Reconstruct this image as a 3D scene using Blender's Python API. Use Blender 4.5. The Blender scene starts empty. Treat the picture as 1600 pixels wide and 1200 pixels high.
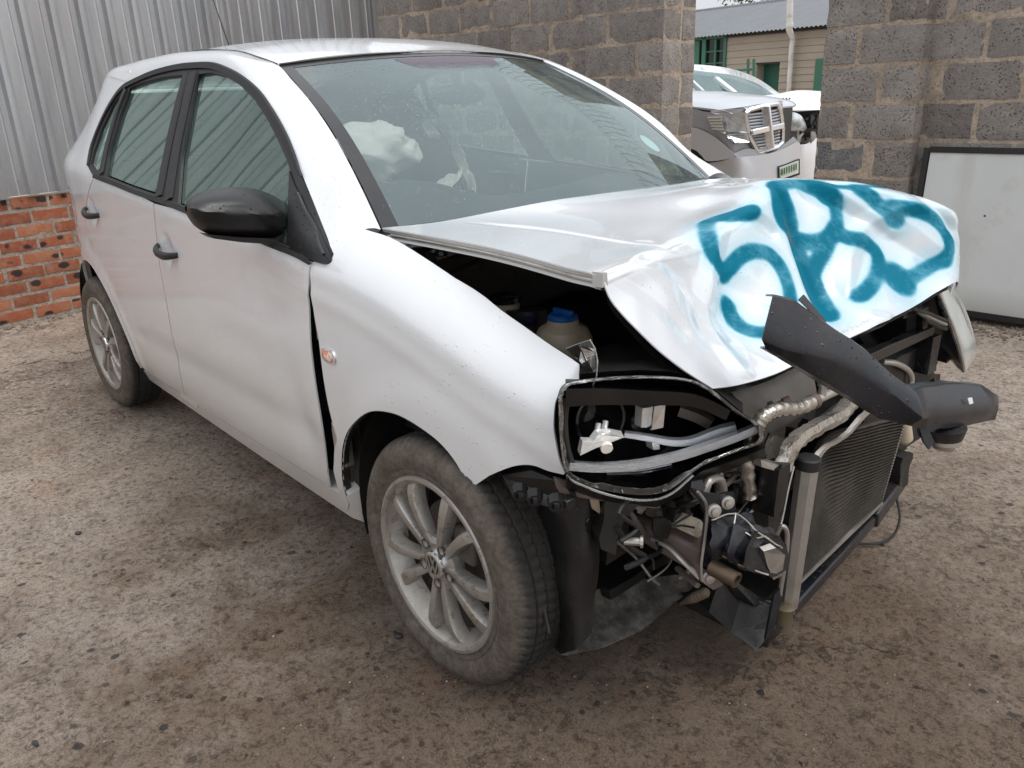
import bpy, bmesh, math, random
from math import sin, cos, pi, sqrt, radians, atan2
from mathutils import Vector, Matrix, noise
from mathutils.geometry import delaunay_2d_cdt
from mathutils.bvhtree import BVHTree
random.seed(7)
SC = bpy.context.scene
COL = SC.collection

# ------------------------------------------------------------------ camera
CAM = Vector((1.31634, -1.71748, 1.28786))
AX = (Vector((0.6615, 0.7490, -0.0376)).normalized(),
      Vector((-0.2326, 0.2525, 0.9392)).normalized(),
      Vector((-0.7130, 0.6126, -0.3412)).normalized())     # right, up, forward
FPX = 1275.7
cd = bpy.data.cameras.new('camera'); cam = bpy.data.objects.new('camera', cd); COL.objects.link(cam)
cd.sensor_width = 36; cd.lens = 36 * FPX / 1600; cd.clip_start = .02; cd.clip_end = 2000
r_, u_, f_ = AX
u_ = (u_ - f_ * u_.dot(f_)).normalized(); r_ = f_.cross(u_)
cam.matrix_world = Matrix(((r_.x, u_.x, -f_.x, CAM.x), (r_.y, u_.y, -f_.y, CAM.y), (r_.z, u_.z, -f_.z, CAM.z), (0, 0, 0, 1)))
SC.camera = cam

# ------------------------------------------------------------------ sky, sun, exposure
W = bpy.data.worlds.new('World'); SC.world = W; W.use_nodes = True
nt = W.node_tree; nt.nodes.clear()
wo = nt.nodes.new('ShaderNodeOutputWorld'); bg = nt.nodes.new('ShaderNodeBackground')
sky = nt.nodes.new('ShaderNodeTexSky'); sky.sky_type = 'NISHITA'; sky.sun_disc = False
SUN_EL, SUN_AZ = 58, 20           # azimuth of the sun seen from the yard, degrees from +x towards +y
sky.sun_elevation = radians(SUN_EL); sky.sun_rotation = radians(90 - SUN_AZ); sky.dust_density = 4; sky.air_density = 1.2
hs = nt.nodes.new('ShaderNodeHueSaturation'); hs.inputs['Saturation'].default_value = .22
mx = nt.nodes.new('ShaderNodeMix'); mx.data_type = 'RGBA'; mx.inputs[0].default_value = .80
tc = nt.nodes.new('ShaderNodeTexCoord'); nz = nt.nodes.new('ShaderNodeTexNoise'); nz.inputs['Scale'].default_value = 2.2
nz.inputs['Detail'].default_value = 5
cr = nt.nodes.new('ShaderNodeValToRGB')                        # an overcast cloud deck, a little uneven all round
cr.color_ramp.elements[0].position = .3; cr.color_ramp.elements[0].color = (5.6, 5.9, 6.3, 1)
cr.color_ramp.elements[1].position = .7; cr.color_ramp.elements[1].color = (7.6, 7.8, 8.0, 1)
nt.links.new(tc.outputs['Generated'], nz.inputs['Vector']); nt.links.new(nz.outputs['Fac'], cr.inputs[0])
nt.links.new(sky.outputs[0], hs.inputs['Color']); nt.links.new(hs.outputs[0], mx.inputs[6])
sx = nt.nodes.new('ShaderNodeSeparateXYZ'); nt.links.new(tc.outputs['Generated'], sx.inputs[0])   # overcast sky: zenith about three times the horizon
mr = nt.nodes.new('ShaderNodeMapRange'); mr.inputs[1].default_value = 0; mr.inputs[2].default_value = 1; mr.inputs[3].default_value = .66; mr.inputs[4].default_value = 1.24
nt.links.new(sx.outputs[2], mr.inputs[0]); vm = nt.nodes.new('ShaderNodeVectorMath'); vm.operation = 'SCALE'
nt.links.new(cr.outputs[0], vm.inputs[0]); nt.links.new(mr.outputs[0], vm.inputs[3]); nt.links.new(vm.outputs[0], mx.inputs[7]); nt.links.new(mx.outputs[2], bg.inputs[0])
bg.inputs[1].default_value = .13; nt.links.new(bg.outputs[0], wo.inputs[0])
sd = bpy.data.lights.new('sun', 'SUN'); sd.energy = 1.0; sd.angle = radians(25); sd.color = (1, .97, .93)
so = bpy.data.objects.new('sun', sd); COL.objects.link(so)
sv = Vector((cos(radians(SUN_EL)) * cos(radians(SUN_AZ)), cos(radians(SUN_EL)) * sin(radians(SUN_AZ)), sin(radians(SUN_EL))))
so.rotation_euler = sv.to_track_quat('Z', 'Y').to_euler(); so.location = sv * 30
SC.view_settings.view_transform = 'Standard'; SC.view_settings.look = 'None'
SC.view_settings.gamma = 1; SC.view_settings.use_curve_mapping = False
SC.view_settings.exposure = 0.50

# ------------------------------------------------------------------ helpers
def ray(px, py):
    return r_ * ((px - 800) / FPX) + u_ * (-(py - 600) / FPX) + f_
def on(px, py, ax, v):                 # the point of a sight line on the plane axis = v
    d = ray(px, py); t = (v - CAM[ax]) / d[ax]; return CAM + d * t
def dep(px, py, z): return CAM + ray(px, py) * z
def onx(px, py, v): return on(px, py, 0, v)
def ony(px, py, v): return on(px, py, 1, v)
def onz(px, py, v): return on(px, py, 2, v)

def tag(o, label=None, cat=None, group=None, kind=None):
    if label: o['label'] = label
    if cat: o['category'] = cat
    if group: o['group'] = group
    if kind: o['kind'] = kind
    return o
def empty(name, loc, label=None, cat=None, group=None, parent=None):
    o = bpy.data.objects.new(name, None); COL.objects.link(o); o.location = loc
    o.empty_display_size = .1
    if parent: o.parent = parent
    return tag(o, label, cat, group)
def wpos(o):
    p = Vector((0, 0, 0))
    while o: p += o.location; o = o.parent
    return p
def obj(name, vs, fs, mat, parent=None, smooth=True, angle=40, rel=True):
    """vertices are world coordinates; the object is placed under its parent"""
    me = bpy.data.meshes.new(name)
    off = wpos(parent) if (parent and rel) else Vector((0, 0, 0))
    me.from_pydata([tuple(Vector(v) - off) for v in vs], [], fs)
    me.validate(); me.update()
    if smooth:
        me.shade_smooth()
        try: me.set_sharp_from_angle(angle=radians(angle))
        except Exception: pass
    o = bpy.data.objects.new(name, me); COL.objects.link(o)
    if mat is not None:
        for m in (mat if isinstance(mat, (list, tuple)) else [mat]): me.materials.append(m)
    if parent: o.parent = parent
    return o
def fixn(o):
    bm = bmesh.new(); bm.from_mesh(o.data); bmesh.ops.recalc_face_normals(bm, faces=bm.faces); bm.to_mesh(o.data); bm.free(); return o
def flip(o):
    bm = bmesh.new(); bm.from_mesh(o.data); bmesh.ops.reverse_faces(bm, faces=bm.faces); bm.to_mesh(o.data); bm.free(); return o
def solid(o, th, off=-1):
    m = o.modifiers.new('solid', 'SOLIDIFY'); m.thickness = th; m.offset = off
    e = o.modifiers.new('edges', 'EDGE_SPLIT'); e.split_angle = radians(48); e.use_edge_sharp = True; return o
class MB:
    def __init__(s): s.v = []; s.f = []
    def add(s, vs, fs):
        n = len(s.v); s.v += [Vector(v) for v in vs]; s.f += [[i + n for i in f] for f in fs]; return s
    def box(s, a, b):
        x0, y0, z0 = a; x1, y1, z1 = b
        return s.add([(x0,y0,z0),(x1,y0,z0),(x1,y1,z0),(x0,y1,z0),(x0,y0,z1),(x1,y0,z1),(x1,y1,z1),(x0,y1,z1)],
              [(0,3,2,1),(4,5,6,7),(0,1,5,4),(1,2,6,5),(2,3,7,6),(3,0,4,7)])
    def bar(s, p, q, w, h, up=(0,0,1), w2=None, h2=None):
        p, q = Vector(p), Vector(q); d = (q - p).normalized(); up = Vector(up)
        a = d.cross(up)
        if a.length < 1e-4: a = d.cross(Vector((1, 0, 0)))
        a.normalize(); b = a.cross(d).normalized(); w2 = w if w2 is None else w2; h2 = h if h2 is None else h2
        vs = [p + a*sx*w/2 + b*sy*h/2 for sx, sy in ((-1,-1),(1,-1),(1,1),(-1,1))] + [q + a*sx*w2/2 + b*sy*h2/2 for sx, sy in ((-1,-1),(1,-1),(1,1),(-1,1))]
        return s.add(vs, [(0,3,2,1),(4,5,6,7),(0,1,5,4),(1,2,6,5),(2,3,7,6),(3,0,4,7)])
    def tube(s, pts, r, n=10, cap=True, fn=None):
        pts = [Vector(p) for p in pts]; N = len(pts); ref = None; rings = []
        for i, p in enumerate(pts):
            d = (pts[min(i+1, N-1)] - pts[max(i-1, 0)]).normalized()
            if ref is None:
                ref = d.cross(Vector((0,0,1)))
                if ref.length < .1: ref = d.cross(Vector((1,0,0)))
            ref = (ref - d * ref.dot(d)).normalized(); b = d.cross(ref)
            rr = r[i] if isinstance(r, (list, tuple)) else r
            if fn: rr = rr * fn(i)
            rings.append([p + ref*cos(2*pi*k/n)*rr + b*sin(2*pi*k/n)*rr for k in range(n)])
        vs = [v for R in rings for v in R]; fs = []
        for i in range(N-1):
            for k in range(n):
                fs.append((i*n+k, i*n+(k+1)%n, (i+1)*n+(k+1)%n, (i+1)*n+k))
        if cap: fs.append(tuple(range(n))[::-1]); fs.append(tuple((N-1)*n+k for k in range(n)))
        return s.add(vs, fs)
    def disc(s, c, nrm, r, h, n=16):
        c, nrm = Vector(c), Vector(nrm).normalized(); return s.tube([c, c + nrm*h], r, n)
    def lathe(s, c, axis, prof, n=24, cap=True):          # prof: (distance along the axis, radius)
        c, d = Vector(c), Vector(axis).normalized(); a = d.cross(Vector((0,0,1)))
        if a.length < .1: a = d.cross(Vector((1,0,0)))
        a.normalize(); b = d.cross(a)
        vs = [c + d*t + a*cos(2*pi*k/n)*r + b*sin(2*pi*k/n)*r for t, r in prof for k in range(n)]; fs = []
        for i in range(len(prof)-1):
            for k in range(n): fs.append((i*n+k, i*n+(k+1)%n, (i+1)*n+(k+1)%n, (i+1)*n+k))
        if cap:
            fs.append(tuple(range(n))[::-1]); fs.append(tuple((len(prof)-1)*n+k for k in range(n)))
        return s.add(vs, fs)
    def poly(s, pts, d):                                    # a flat outline given thickness d (a vector)
        pts = [Vector(p) for p in pts]; d = Vector(d); n = len(pts)
        vs = pts + [p + d for p in pts]
        return s.add(vs, [tuple(range(n))[::-1], tuple(range(n, 2*n))] + [(i, (i+1)%n, n+(i+1)%n, n+i) for i in range(n)])
    def grid(s, rows, closed=False):
        n = len(rows[0]); vs = [v for R in rows for v in R]; fs = []
        for i in range(len(rows)-1):
            for k in range(n if closed else n-1): fs.append((i*n+k, i*n+(k+1)%n, (i+1)*n+(k+1)%n, (i+1)*n+k))
        return s.add(vs, fs)
    def ell(s, c, rad, n=16, m=10):
        c = Vector(c); rows = []
        for i in range(m+1):
            t = pi*i/m; rows.append([c + Vector((rad[0]*sin(t)*cos(2*pi*k/n), rad[1]*sin(t)*sin(2*pi*k/n), rad[2]*cos(t))) for k in range(n)])
        return s.grid(rows, True)
    def crush(s, amp, sc, seed=0):
        o = Vector((seed*7.3, seed*3.1, seed*5.7))
        s.v = [v + noise.noise_vector(v*sc + o)*amp + noise.noise_vector(v*sc*2.7 + o)*amp*.4 for v in s.v]; return s
    def build(s, name, mat, parent=None, smooth=True, angle=35, fix=True, bevel=0):
        o = obj(name, s.v, s.f, mat, parent, smooth, angle)
        if fix: fixn(o)
        if bevel:
            b = o.modifiers.new('bevel', 'BEVEL'); b.width = bevel; b.segments = 2; b.limit_method = 'ANGLE'
        return o
def subdiv_box(a, b, n):                                   # box whose faces are split, for crumpling
    m = MB(); ex = [b[i]-a[i] for i in range(3)]
    nn = [max(1, int(abs(e)/n)) for e in ex]
    for ax in range(3):
        u, v = (ax+1) % 3, (ax+2) % 3
        for side in (0, 1):
            rows = []
            for i in range(nn[u]+1):
                row = []
                for k in range(nn[v]+1):
                    p = [0,0,0]; p[ax] = (a, b)[side][ax]; p[u] = a[u]+ex[u]*i/nn[u]; p[v] = a[v]+ex[v]*k/nn[v]; row.append(Vector(p))
                rows.append(row)
            m.grid(rows)
    return m
def cr1(pts, n):                                            # Catmull-Rom through points, n steps a span
    P = [Vector(p) for p in pts]; out = []
    for i in range(len(P)-1):
        a, b, c, d = P[max(i-1,0)], P[i], P[i+1], P[min(i+2, len(P)-1)]
        for k in range(n):
            t = k/n; out.append(.5*((2*b) + (c-a)*t + (2*a-5*b+4*c-d)*t*t + (3*b-a-3*c+d)*t**3))
    out.append(P[-1]); return out
def cr2(rows, n, m):                                        # the same for a control net
    R = [cr1(r, m) for r in rows]; cols = list(zip(*R)); C2 = [cr1(c, n) for c in cols]
    return [list(x) for x in zip(*C2)]
def interp(tab, x):
    if x <= tab[0][0]: return tab[0][1]
    for (a, va), (b, vb) in zip(tab, tab[1:]):
        if x <= b: return va + (vb-va)*(x-a)/(b-a)
    return tab[-1][1]
def smooth_interp(tab, x, h=.05): return (interp(tab, x-h) + 2*interp(tab, x) + interp(tab, x+h))/4
def sst(a, b, x):
    t = min(1, max(0, (x-a)/(b-a))); return t*t*(3-2*t)
def inpoly(x, y, P):
    c = False; n = len(P)
    for i in range(n):
        x0, y0 = P[i]; x1, y1 = P[(i+1) % n]
        if (y0 > y) != (y1 > y) and x < (x1-x0)*(y-y0)/(y1-y0)+x0: c = not c
    return c
def dense(P, h):
    out = []
    for i in range(len(P)):
        a, b = Vector(P[i]), Vector(P[(i+1) % len(P)]); n = max(1, int((b-a).length/h + .5))
        for k in range(n): out.append(a + (b-a)*k/n)
    return out
def dist_edge(x, y, P):
    best = 9
    for i in range(len(P)):
        ax_, ay = P[i]; bx, by = P[(i+1) % len(P)]; dx, dy = bx-ax_, by-ay; L = dx*dx+dy*dy
        t = 0 if L == 0 else max(0, min(1, ((x-ax_)*dx+(y-ay)*dy)/L))
        best = min(best, (ax_+dx*t-x)**2+(ay+dy*t-y)**2)
    return sqrt(best)
def sheet(poly, fn, h, holes=()):
    """fill a 2-D outline with well-shaped triangles and lift it onto the surface fn(u, v)"""
    B = dense(poly, h); loops = [B] + [dense(q, h) for q in holes]
    pts = []; edges = []
    for L in loops:
        n = len(pts); pts += [Vector(p) for p in L]; edges += [(n+i, n+(i+1) % len(L)) for i in range(len(L))]
    PB = [tuple(p) for p in B]; PH = [[tuple(p) for p in L] for L in loops[1:]]
    xs = [p[0] for p in PB]; ys = [p[1] for p in PB]
    j = 0; y = min(ys)
    while y < max(ys):
        x = min(xs) + (h/2 if j % 2 else 0)
        while x < max(xs):
            if inpoly(x, y, PB) and dist_edge(x, y, PB) > h*.45 and not any(inpoly(x, y, q) or dist_edge(x, y, q) < h*.45 for q in PH):
                pts.append(Vector((x, y)))
            x += h
        y += h*.87; j += 1
    r = delaunay_2d_cdt(pts, edges, [], 0, 1e-6)
    vs = [fn(p[0], p[1]) for p in r[0]]; fs = []
    for f in r[2]:
        cx = sum(r[0][i][0] for i in f)/3; cy = sum(r[0][i][1] for i in f)/3
        if inpoly(cx, cy, PB) and not any(inpoly(cx, cy, q) for q in PH): fs.append(tuple(f))
    return vs, fs

# ------------------------------------------------------------------ materials
class NT:
    def __init__(s, name):
        s.m = bpy.data.materials.new(name); s.m.use_nodes = True; s.t = s.m.node_tree; s.t.nodes.clear()
        s.out = s.t.nodes.new('ShaderNodeOutputMaterial'); s.co = s.t.nodes.new('ShaderNodeTexCoord')
    def n(s, typ, **kw):
        x = s.t.nodes.new(typ)
        for k, v in kw.items():
            if k.startswith('i_'):
                key = k[2:].replace('_', ' ')
                x.inputs[int(key) if key.isdigit() else key].default_value = v
            else: setattr(x, k, v)
        return x
    def l(s, a, b): s.t.links.new(a, b)
    def noise(s, scale, detail=4, rough=.55, vec=None, dist=0):
        x = s.n('ShaderNodeTexNoise', i_Scale=scale, i_Detail=detail, i_Roughness=rough, i_Distortion=dist)
        s.l(vec or s.co.outputs['Object'], x.inputs['Vector']); return x.outputs['Fac']
    def voro(s, scale, feature='F1', vec=None, out='Distance', rand=1):
        x = s.n('ShaderNodeTexVoronoi', feature=feature, i_Scale=scale, i_Randomness=rand)
        s.l(vec or s.co.outputs['Object'], x.inputs['Vector']); return x.outputs[out]
    def ramp(s, fac, stops):
        x = s.n('ShaderNodeValToRGB'); e = x.color_ramp.elements
        while len(e) < len(stops): e.new(.5)
        for el, (p, c) in zip(e, stops):
            el.position = p; el.color = c if isinstance(c, tuple) and len(c) == 4 else ((*c, 1) if isinstance(c, tuple) else (c, c, c, 1))
        s.l(fac, x.inputs[0]); return x.outputs[0]
    def mix(s, fac, a, b, blend='MIX'):
        x = s.n('ShaderNodeMix', data_type='RGBA', blend_type=blend)
        for k, v in ((0, fac), (6, a), (7, b)):
            sock = x.inputs[k]
            if hasattr(v, 'links'): s.l(v, sock)
            elif isinstance(v, (int, float)): sock.default_value = v if k == 0 else (v, v, v, 1)
            else: sock.default_value = (*v, 1) if len(v) == 3 else v
        return x.outputs[2]
    def math(s, op, a, b=0, c=None):
        x = s.n('ShaderNodeMath', operation=op)
        for i, v in enumerate((a, b) if c is None else (a, b, c)):
            if hasattr(v, 'links'): s.l(v, x.inputs[i])
            else: x.inputs[i].default_value = v
        return x.outputs[0]
    def xyz(s, src='Object'):
        x = s.n('ShaderNodeSeparateXYZ'); s.l(s.co.outputs[src], x.inputs[0]); return x.outputs
    def scaled(s, v, src='Object'):
        x = s.n('ShaderNodeMapping'); x.inputs['Scale'].default_value = v; s.l(s.co.outputs[src], x.inputs[0]); return x.outputs[0]
    def bump(s, h, dist=.002, strength=1, nrm=None):
        x = s.n('ShaderNodeBump', i_Strength=strength, i_Distance=dist); s.l(h, x.inputs['Height'])
        if nrm: s.l(nrm, x.inputs['Normal'])
        return x.outputs[0]
    def bsdf(s, col, rough=.5, metal=0, nrm=None, spec=.5, coat=0, croot=.05, trans=0, ior=1.5):
        b = s.n('ShaderNodeBsdfPrincipled')
        for k, v in (('Base Color', col), ('Roughness', rough), ('Metallic', metal), ('Specular IOR Level', spec), ('Coat Weight', coat), ('Coat Roughness', croot), ('Transmission Weight', trans), ('IOR', ior)):
            if hasattr(v, 'links'): s.l(v, b.inputs[k])
            elif k == 'Base Color': b.inputs[k].default_value = (*v, 1) if not isinstance(v, (int, float)) else (v, v, v, 1)
            else: b.inputs[k].default_value = v
        if nrm: s.l(nrm, b.inputs['Normal']); 
        if nrm and coat: s.l(nrm, b.inputs['Coat Normal'])
        s.b = b; return b.outputs[0]
    def done(s, sh): s.l(sh, s.out.inputs['Surface']); return s.m
def drops(t, scale=150, dens=.35, size=.28):
    """beads of rain: round bumps scattered on the surface, returns height 0..1"""
    v = t.n('ShaderNodeTexVoronoi', i_Scale=scale); t.l(t.co.outputs['Object'], v.inputs['Vector'])
    sep = t.n('ShaderNodeSeparateColor'); t.l(v.outputs['Color'], sep.inputs[0])
    sz = t.math('MULTIPLY', sep.outputs[0], size)
    h = t.math('SUBTRACT', sz, v.outputs['Distance'])
    h = t.math('MAXIMUM', h, 0); h = t.math('MULTIPLY', h, 4)
    keep = t.math('LESS_THAN', sep.outputs[1], dens)
    patch = t.ramp(t.noise(2.3, 3), [(.42, 0.), (.55, 1.)])
    return t.math('MULTIPLY', t.math('MULTIPLY', h, keep), patch)
def mk_paint(name, base=(.73, .745, .77), attr=None, dirt=True, dz=0.0):
    t = NT(name); col = base; x, y, z = t.xyz()
    dn = t.noise(3.5, 6, .6); fine = t.noise(60, 4)
    if dirt:                                                  # road film thicker on the lower body
        low = t.math('MULTIPLY', t.ramp(t.math('ADD', z, t.math('MULTIPLY', dn, .22)), [(.28+dz, 1.), (.50+dz, .45), (.85+dz, .0)]), .62)
        col = t.mix(low, base, (.50, .44, .36))
        blot = t.ramp(t.noise(1.7, 5, .65), [(.5, 0.), (.68, 1.)])
        col = t.mix(t.math('MULTIPLY', blot, .16), col, (.55, .52, .47))
        spk = t.ramp(t.voro(95), [(.035, 1.), (.06, 0.)])
        col = t.mix(t.math('MULTIPLY', spk, t.math('MULTIPLY', low, .9)), col, (.2, .15, .11))
    rough = t.math('ADD', t.math('MULTIPLY', dn, .12), .14); coat = .72; spec = .5
    if attr:
        a = t.n('ShaderNodeAttribute', attribute_name=attr); f = a.outputs['Fac']
        col = t.mix(t.ramp(f, [(0, 0.), (.3, .34), (.8, .93), (1, 1.)]), col, t.ramp(f, [(.15, (.0, .50, .68)), (.6, (.0, .30, .43)), (1, (.0, .135, .21))]))
        rough = t.math('ADD', rough, t.math('MULTIPLY', f, .3)); coat = t.math('SUBTRACT', .75, t.math('MULTIPLY', f, .75)); spec = t.math('SUBTRACT', .5, t.math('MULTIPLY', f, .42))
        b = t.n('ShaderNodeAttribute', attribute_name='scuff')
        col = t.mix(t.math('MULTIPLY', b.outputs['Fac'], t.ramp(t.noise(140, 5, .7), [(.46, 0.), (.52, 1.)])), col, (.12, .11, .10))
    h = t.math('ADD', t.math('MULTIPLY', drops(t, 110, .5, .3), 1.), t.math('MULTIPLY', drops(t, 210, .3, .3), .5))
    nrm = t.bump(h, .0022, .8)
    return t.done(t.bsdf(col, rough, 0, nrm, spec, coat, .04))
def mk_plastic(name, c=.018, rough=.45, dust=.25, dustc=(.16, .14, .12), wet=True, sc=5, bumpn=0.0):
    t = NT(name); n = t.noise(sc, 6, .65)
    col = t.mix(t.ramp(n, [(.45, 0.), (.75, dust)]), (c, c, c*1.08) if not isinstance(c, tuple) else c, dustc)
    h = t.math('MULTIPLY', t.noise(240, 2), .12)
    if wet: h = t.math('ADD', h, t.math('ADD', drops(t, 95, .42, .32), t.math('MULTIPLY', drops(t, 170, .4, .3), .5)))
    if bumpn: h = t.math('ADD', h, t.math('MULTIPLY', t.noise(18, 6, .6), bumpn))
    return t.done(t.bsdf(col, t.math('ADD', t.math('MULTIPLY', n, .3), rough-.15), 0, t.bump(h, .003, .9)))
def mk_metal(name, c=(.55, .55, .55), rough=.35, dirt=.4, dirtc=(.16, .12, .09), sc=9, bumpd=.001, metal=.9):
    t = NT(name); n = t.noise(sc, 7, .68); d = t.ramp(n, [(.42, 0.), (.68, dirt)])
    col = t.mix(d, c, dirtc); mt = t.math('SUBTRACT', metal, t.math('MULTIPLY', d, metal))
    return t.done(t.bsdf(col, t.math('ADD', t.math('MULTIPLY', n, .35), rough-.12), mt, t.bump(t.noise(sc*4, 5), bumpd, .8)))
def mk_glass(name, tint=(.70, .84, .80), haze=.10, hazec=(.45, .52, .52), rough=.02, refl=1.0, lift=0.0, dropd=.35, gc=(1, 1, 1)):
    t = NT(name)
    tr = t.n('ShaderNodeBsdfTransparent'); tr.inputs[0].default_value = (*tint, 1)
    df = t.n('ShaderNodeBsdfDiffuse'); df.inputs[0].default_value = (*hazec, 1)
    gl = t.n('ShaderNodeBsdfGlossy'); gl.inputs['Roughness'].default_value = rough; gl.inputs[0].default_value = (*gc, 1)
    h = t.math('ADD', drops(t, 130, .6, .34), t.math('MULTIPLY', drops(t, 260, dropd, .3), .5)); nrm = t.bump(h, .002, .7); t.l(nrm, gl.inputs['Normal'])
    fr = t.n('ShaderNodeFresnel'); fr.inputs[0].default_value = 1.6; t.l(nrm, fr.inputs['Normal'])
    a = t.n('ShaderNodeMixShader'); t.l(t.math('MULTIPLY', t.ramp(t.noise(2.5, 5), [(.3, .6), (.7, 1.)]), haze), a.inputs[0]); t.l(tr.outputs[0], a.inputs[1]); t.l(df.outputs[0], a.inputs[2])
    b = t.n('ShaderNodeMixShader'); t.l(t.math('MINIMUM', t.math('ADD', t.math('MULTIPLY', fr.outputs[0], refl), lift), 1), b.inputs[0]); t.l(a.outputs[0], b.inputs[1]); t.l(gl.outputs[0], b.inputs[2])
    return t.done(b.outputs[0])
M = {}
M['paint'] = mk_paint('white_car_paint')
M['hood'] = mk_paint('white_hood_paint', (.66, .68, .71), attr='spray', dirt=False)
M['paint_in'] = mk_paint('white_inner_paint', (.46, .46, .45), dirt=True, dz=.3)
M['black'] = mk_plastic('black_plastic', .008, .38, .14, (.10, .085, .07))
M['trim'] = mk_plastic('window_trim', .011, .38, .08, (.09, .08, .08), sc=8)
M['rubber'] = mk_plastic('rubber', .012, .6, .1, wet=False)
M['dirtyblack'] = mk_plastic('dirty_black_plastic', .007, .5, .38, (.09, .075, .06), sc=7)
M['beam'] = mk_plastic('beam_paint', (.012, .013, .018), .24, .20, (.13, .10, .08), sc=8)
M['bolt'] = mk_metal('bolt_metal', (.5, .48, .45), .35, .4)
M['alu'] = mk_metal('dirty_aluminium', (.55, .53, .50), .32, .55, (.2, .16, .12))
M['foil'] = mk_metal('crinkled_foil', (.62, .58, .52), .22, .45, (.2, .15, .1), 14, .004)
M['shroud'] = mk_metal('grey_shroud', (.26, .24, .22), .5, .5, (.10, .08, .06), 5, .001, .4)
M['rust'] = mk_metal('rusty_rail', (.17, .14, .13), .6, .8, (.14, .07, .04), 8, .0015, .15)
M['gloss'] = mk_plastic('gloss_black', .008, .22, .06, wet=True, sc=9)
M['chrome'] = mk_metal('chrome', (.85, .87, .9), .1, .25, (.3, .3, .3), 12, .0006, 1)
M['darkcloth'] = mk_plastic('seat_cloth', (.03, .032, .035), .8, .1, wet=False)
M['dash'] = mk_plastic('dash_plastic', (.035, .038, .04), .6, .1, (.1, .1, .1), wet=False)
M['glass'] = mk_glass('window_glass', (.62, .84, .76), .16, (.30, .47, .42), refl=1.5, lift=.10, gc=(.80, .97, .91))
M['screen'] = mk_glass('windscreen_glass', (.82, .90, .89), .20, (.28, .37, .385), refl=.9, lift=.06, gc=(.86, .965, .98))
M['clear'] = mk_glass('clear_lens', (.88, .88, .86), .12, (.5, .5, .48), refl=1.2, lift=.03)
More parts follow.
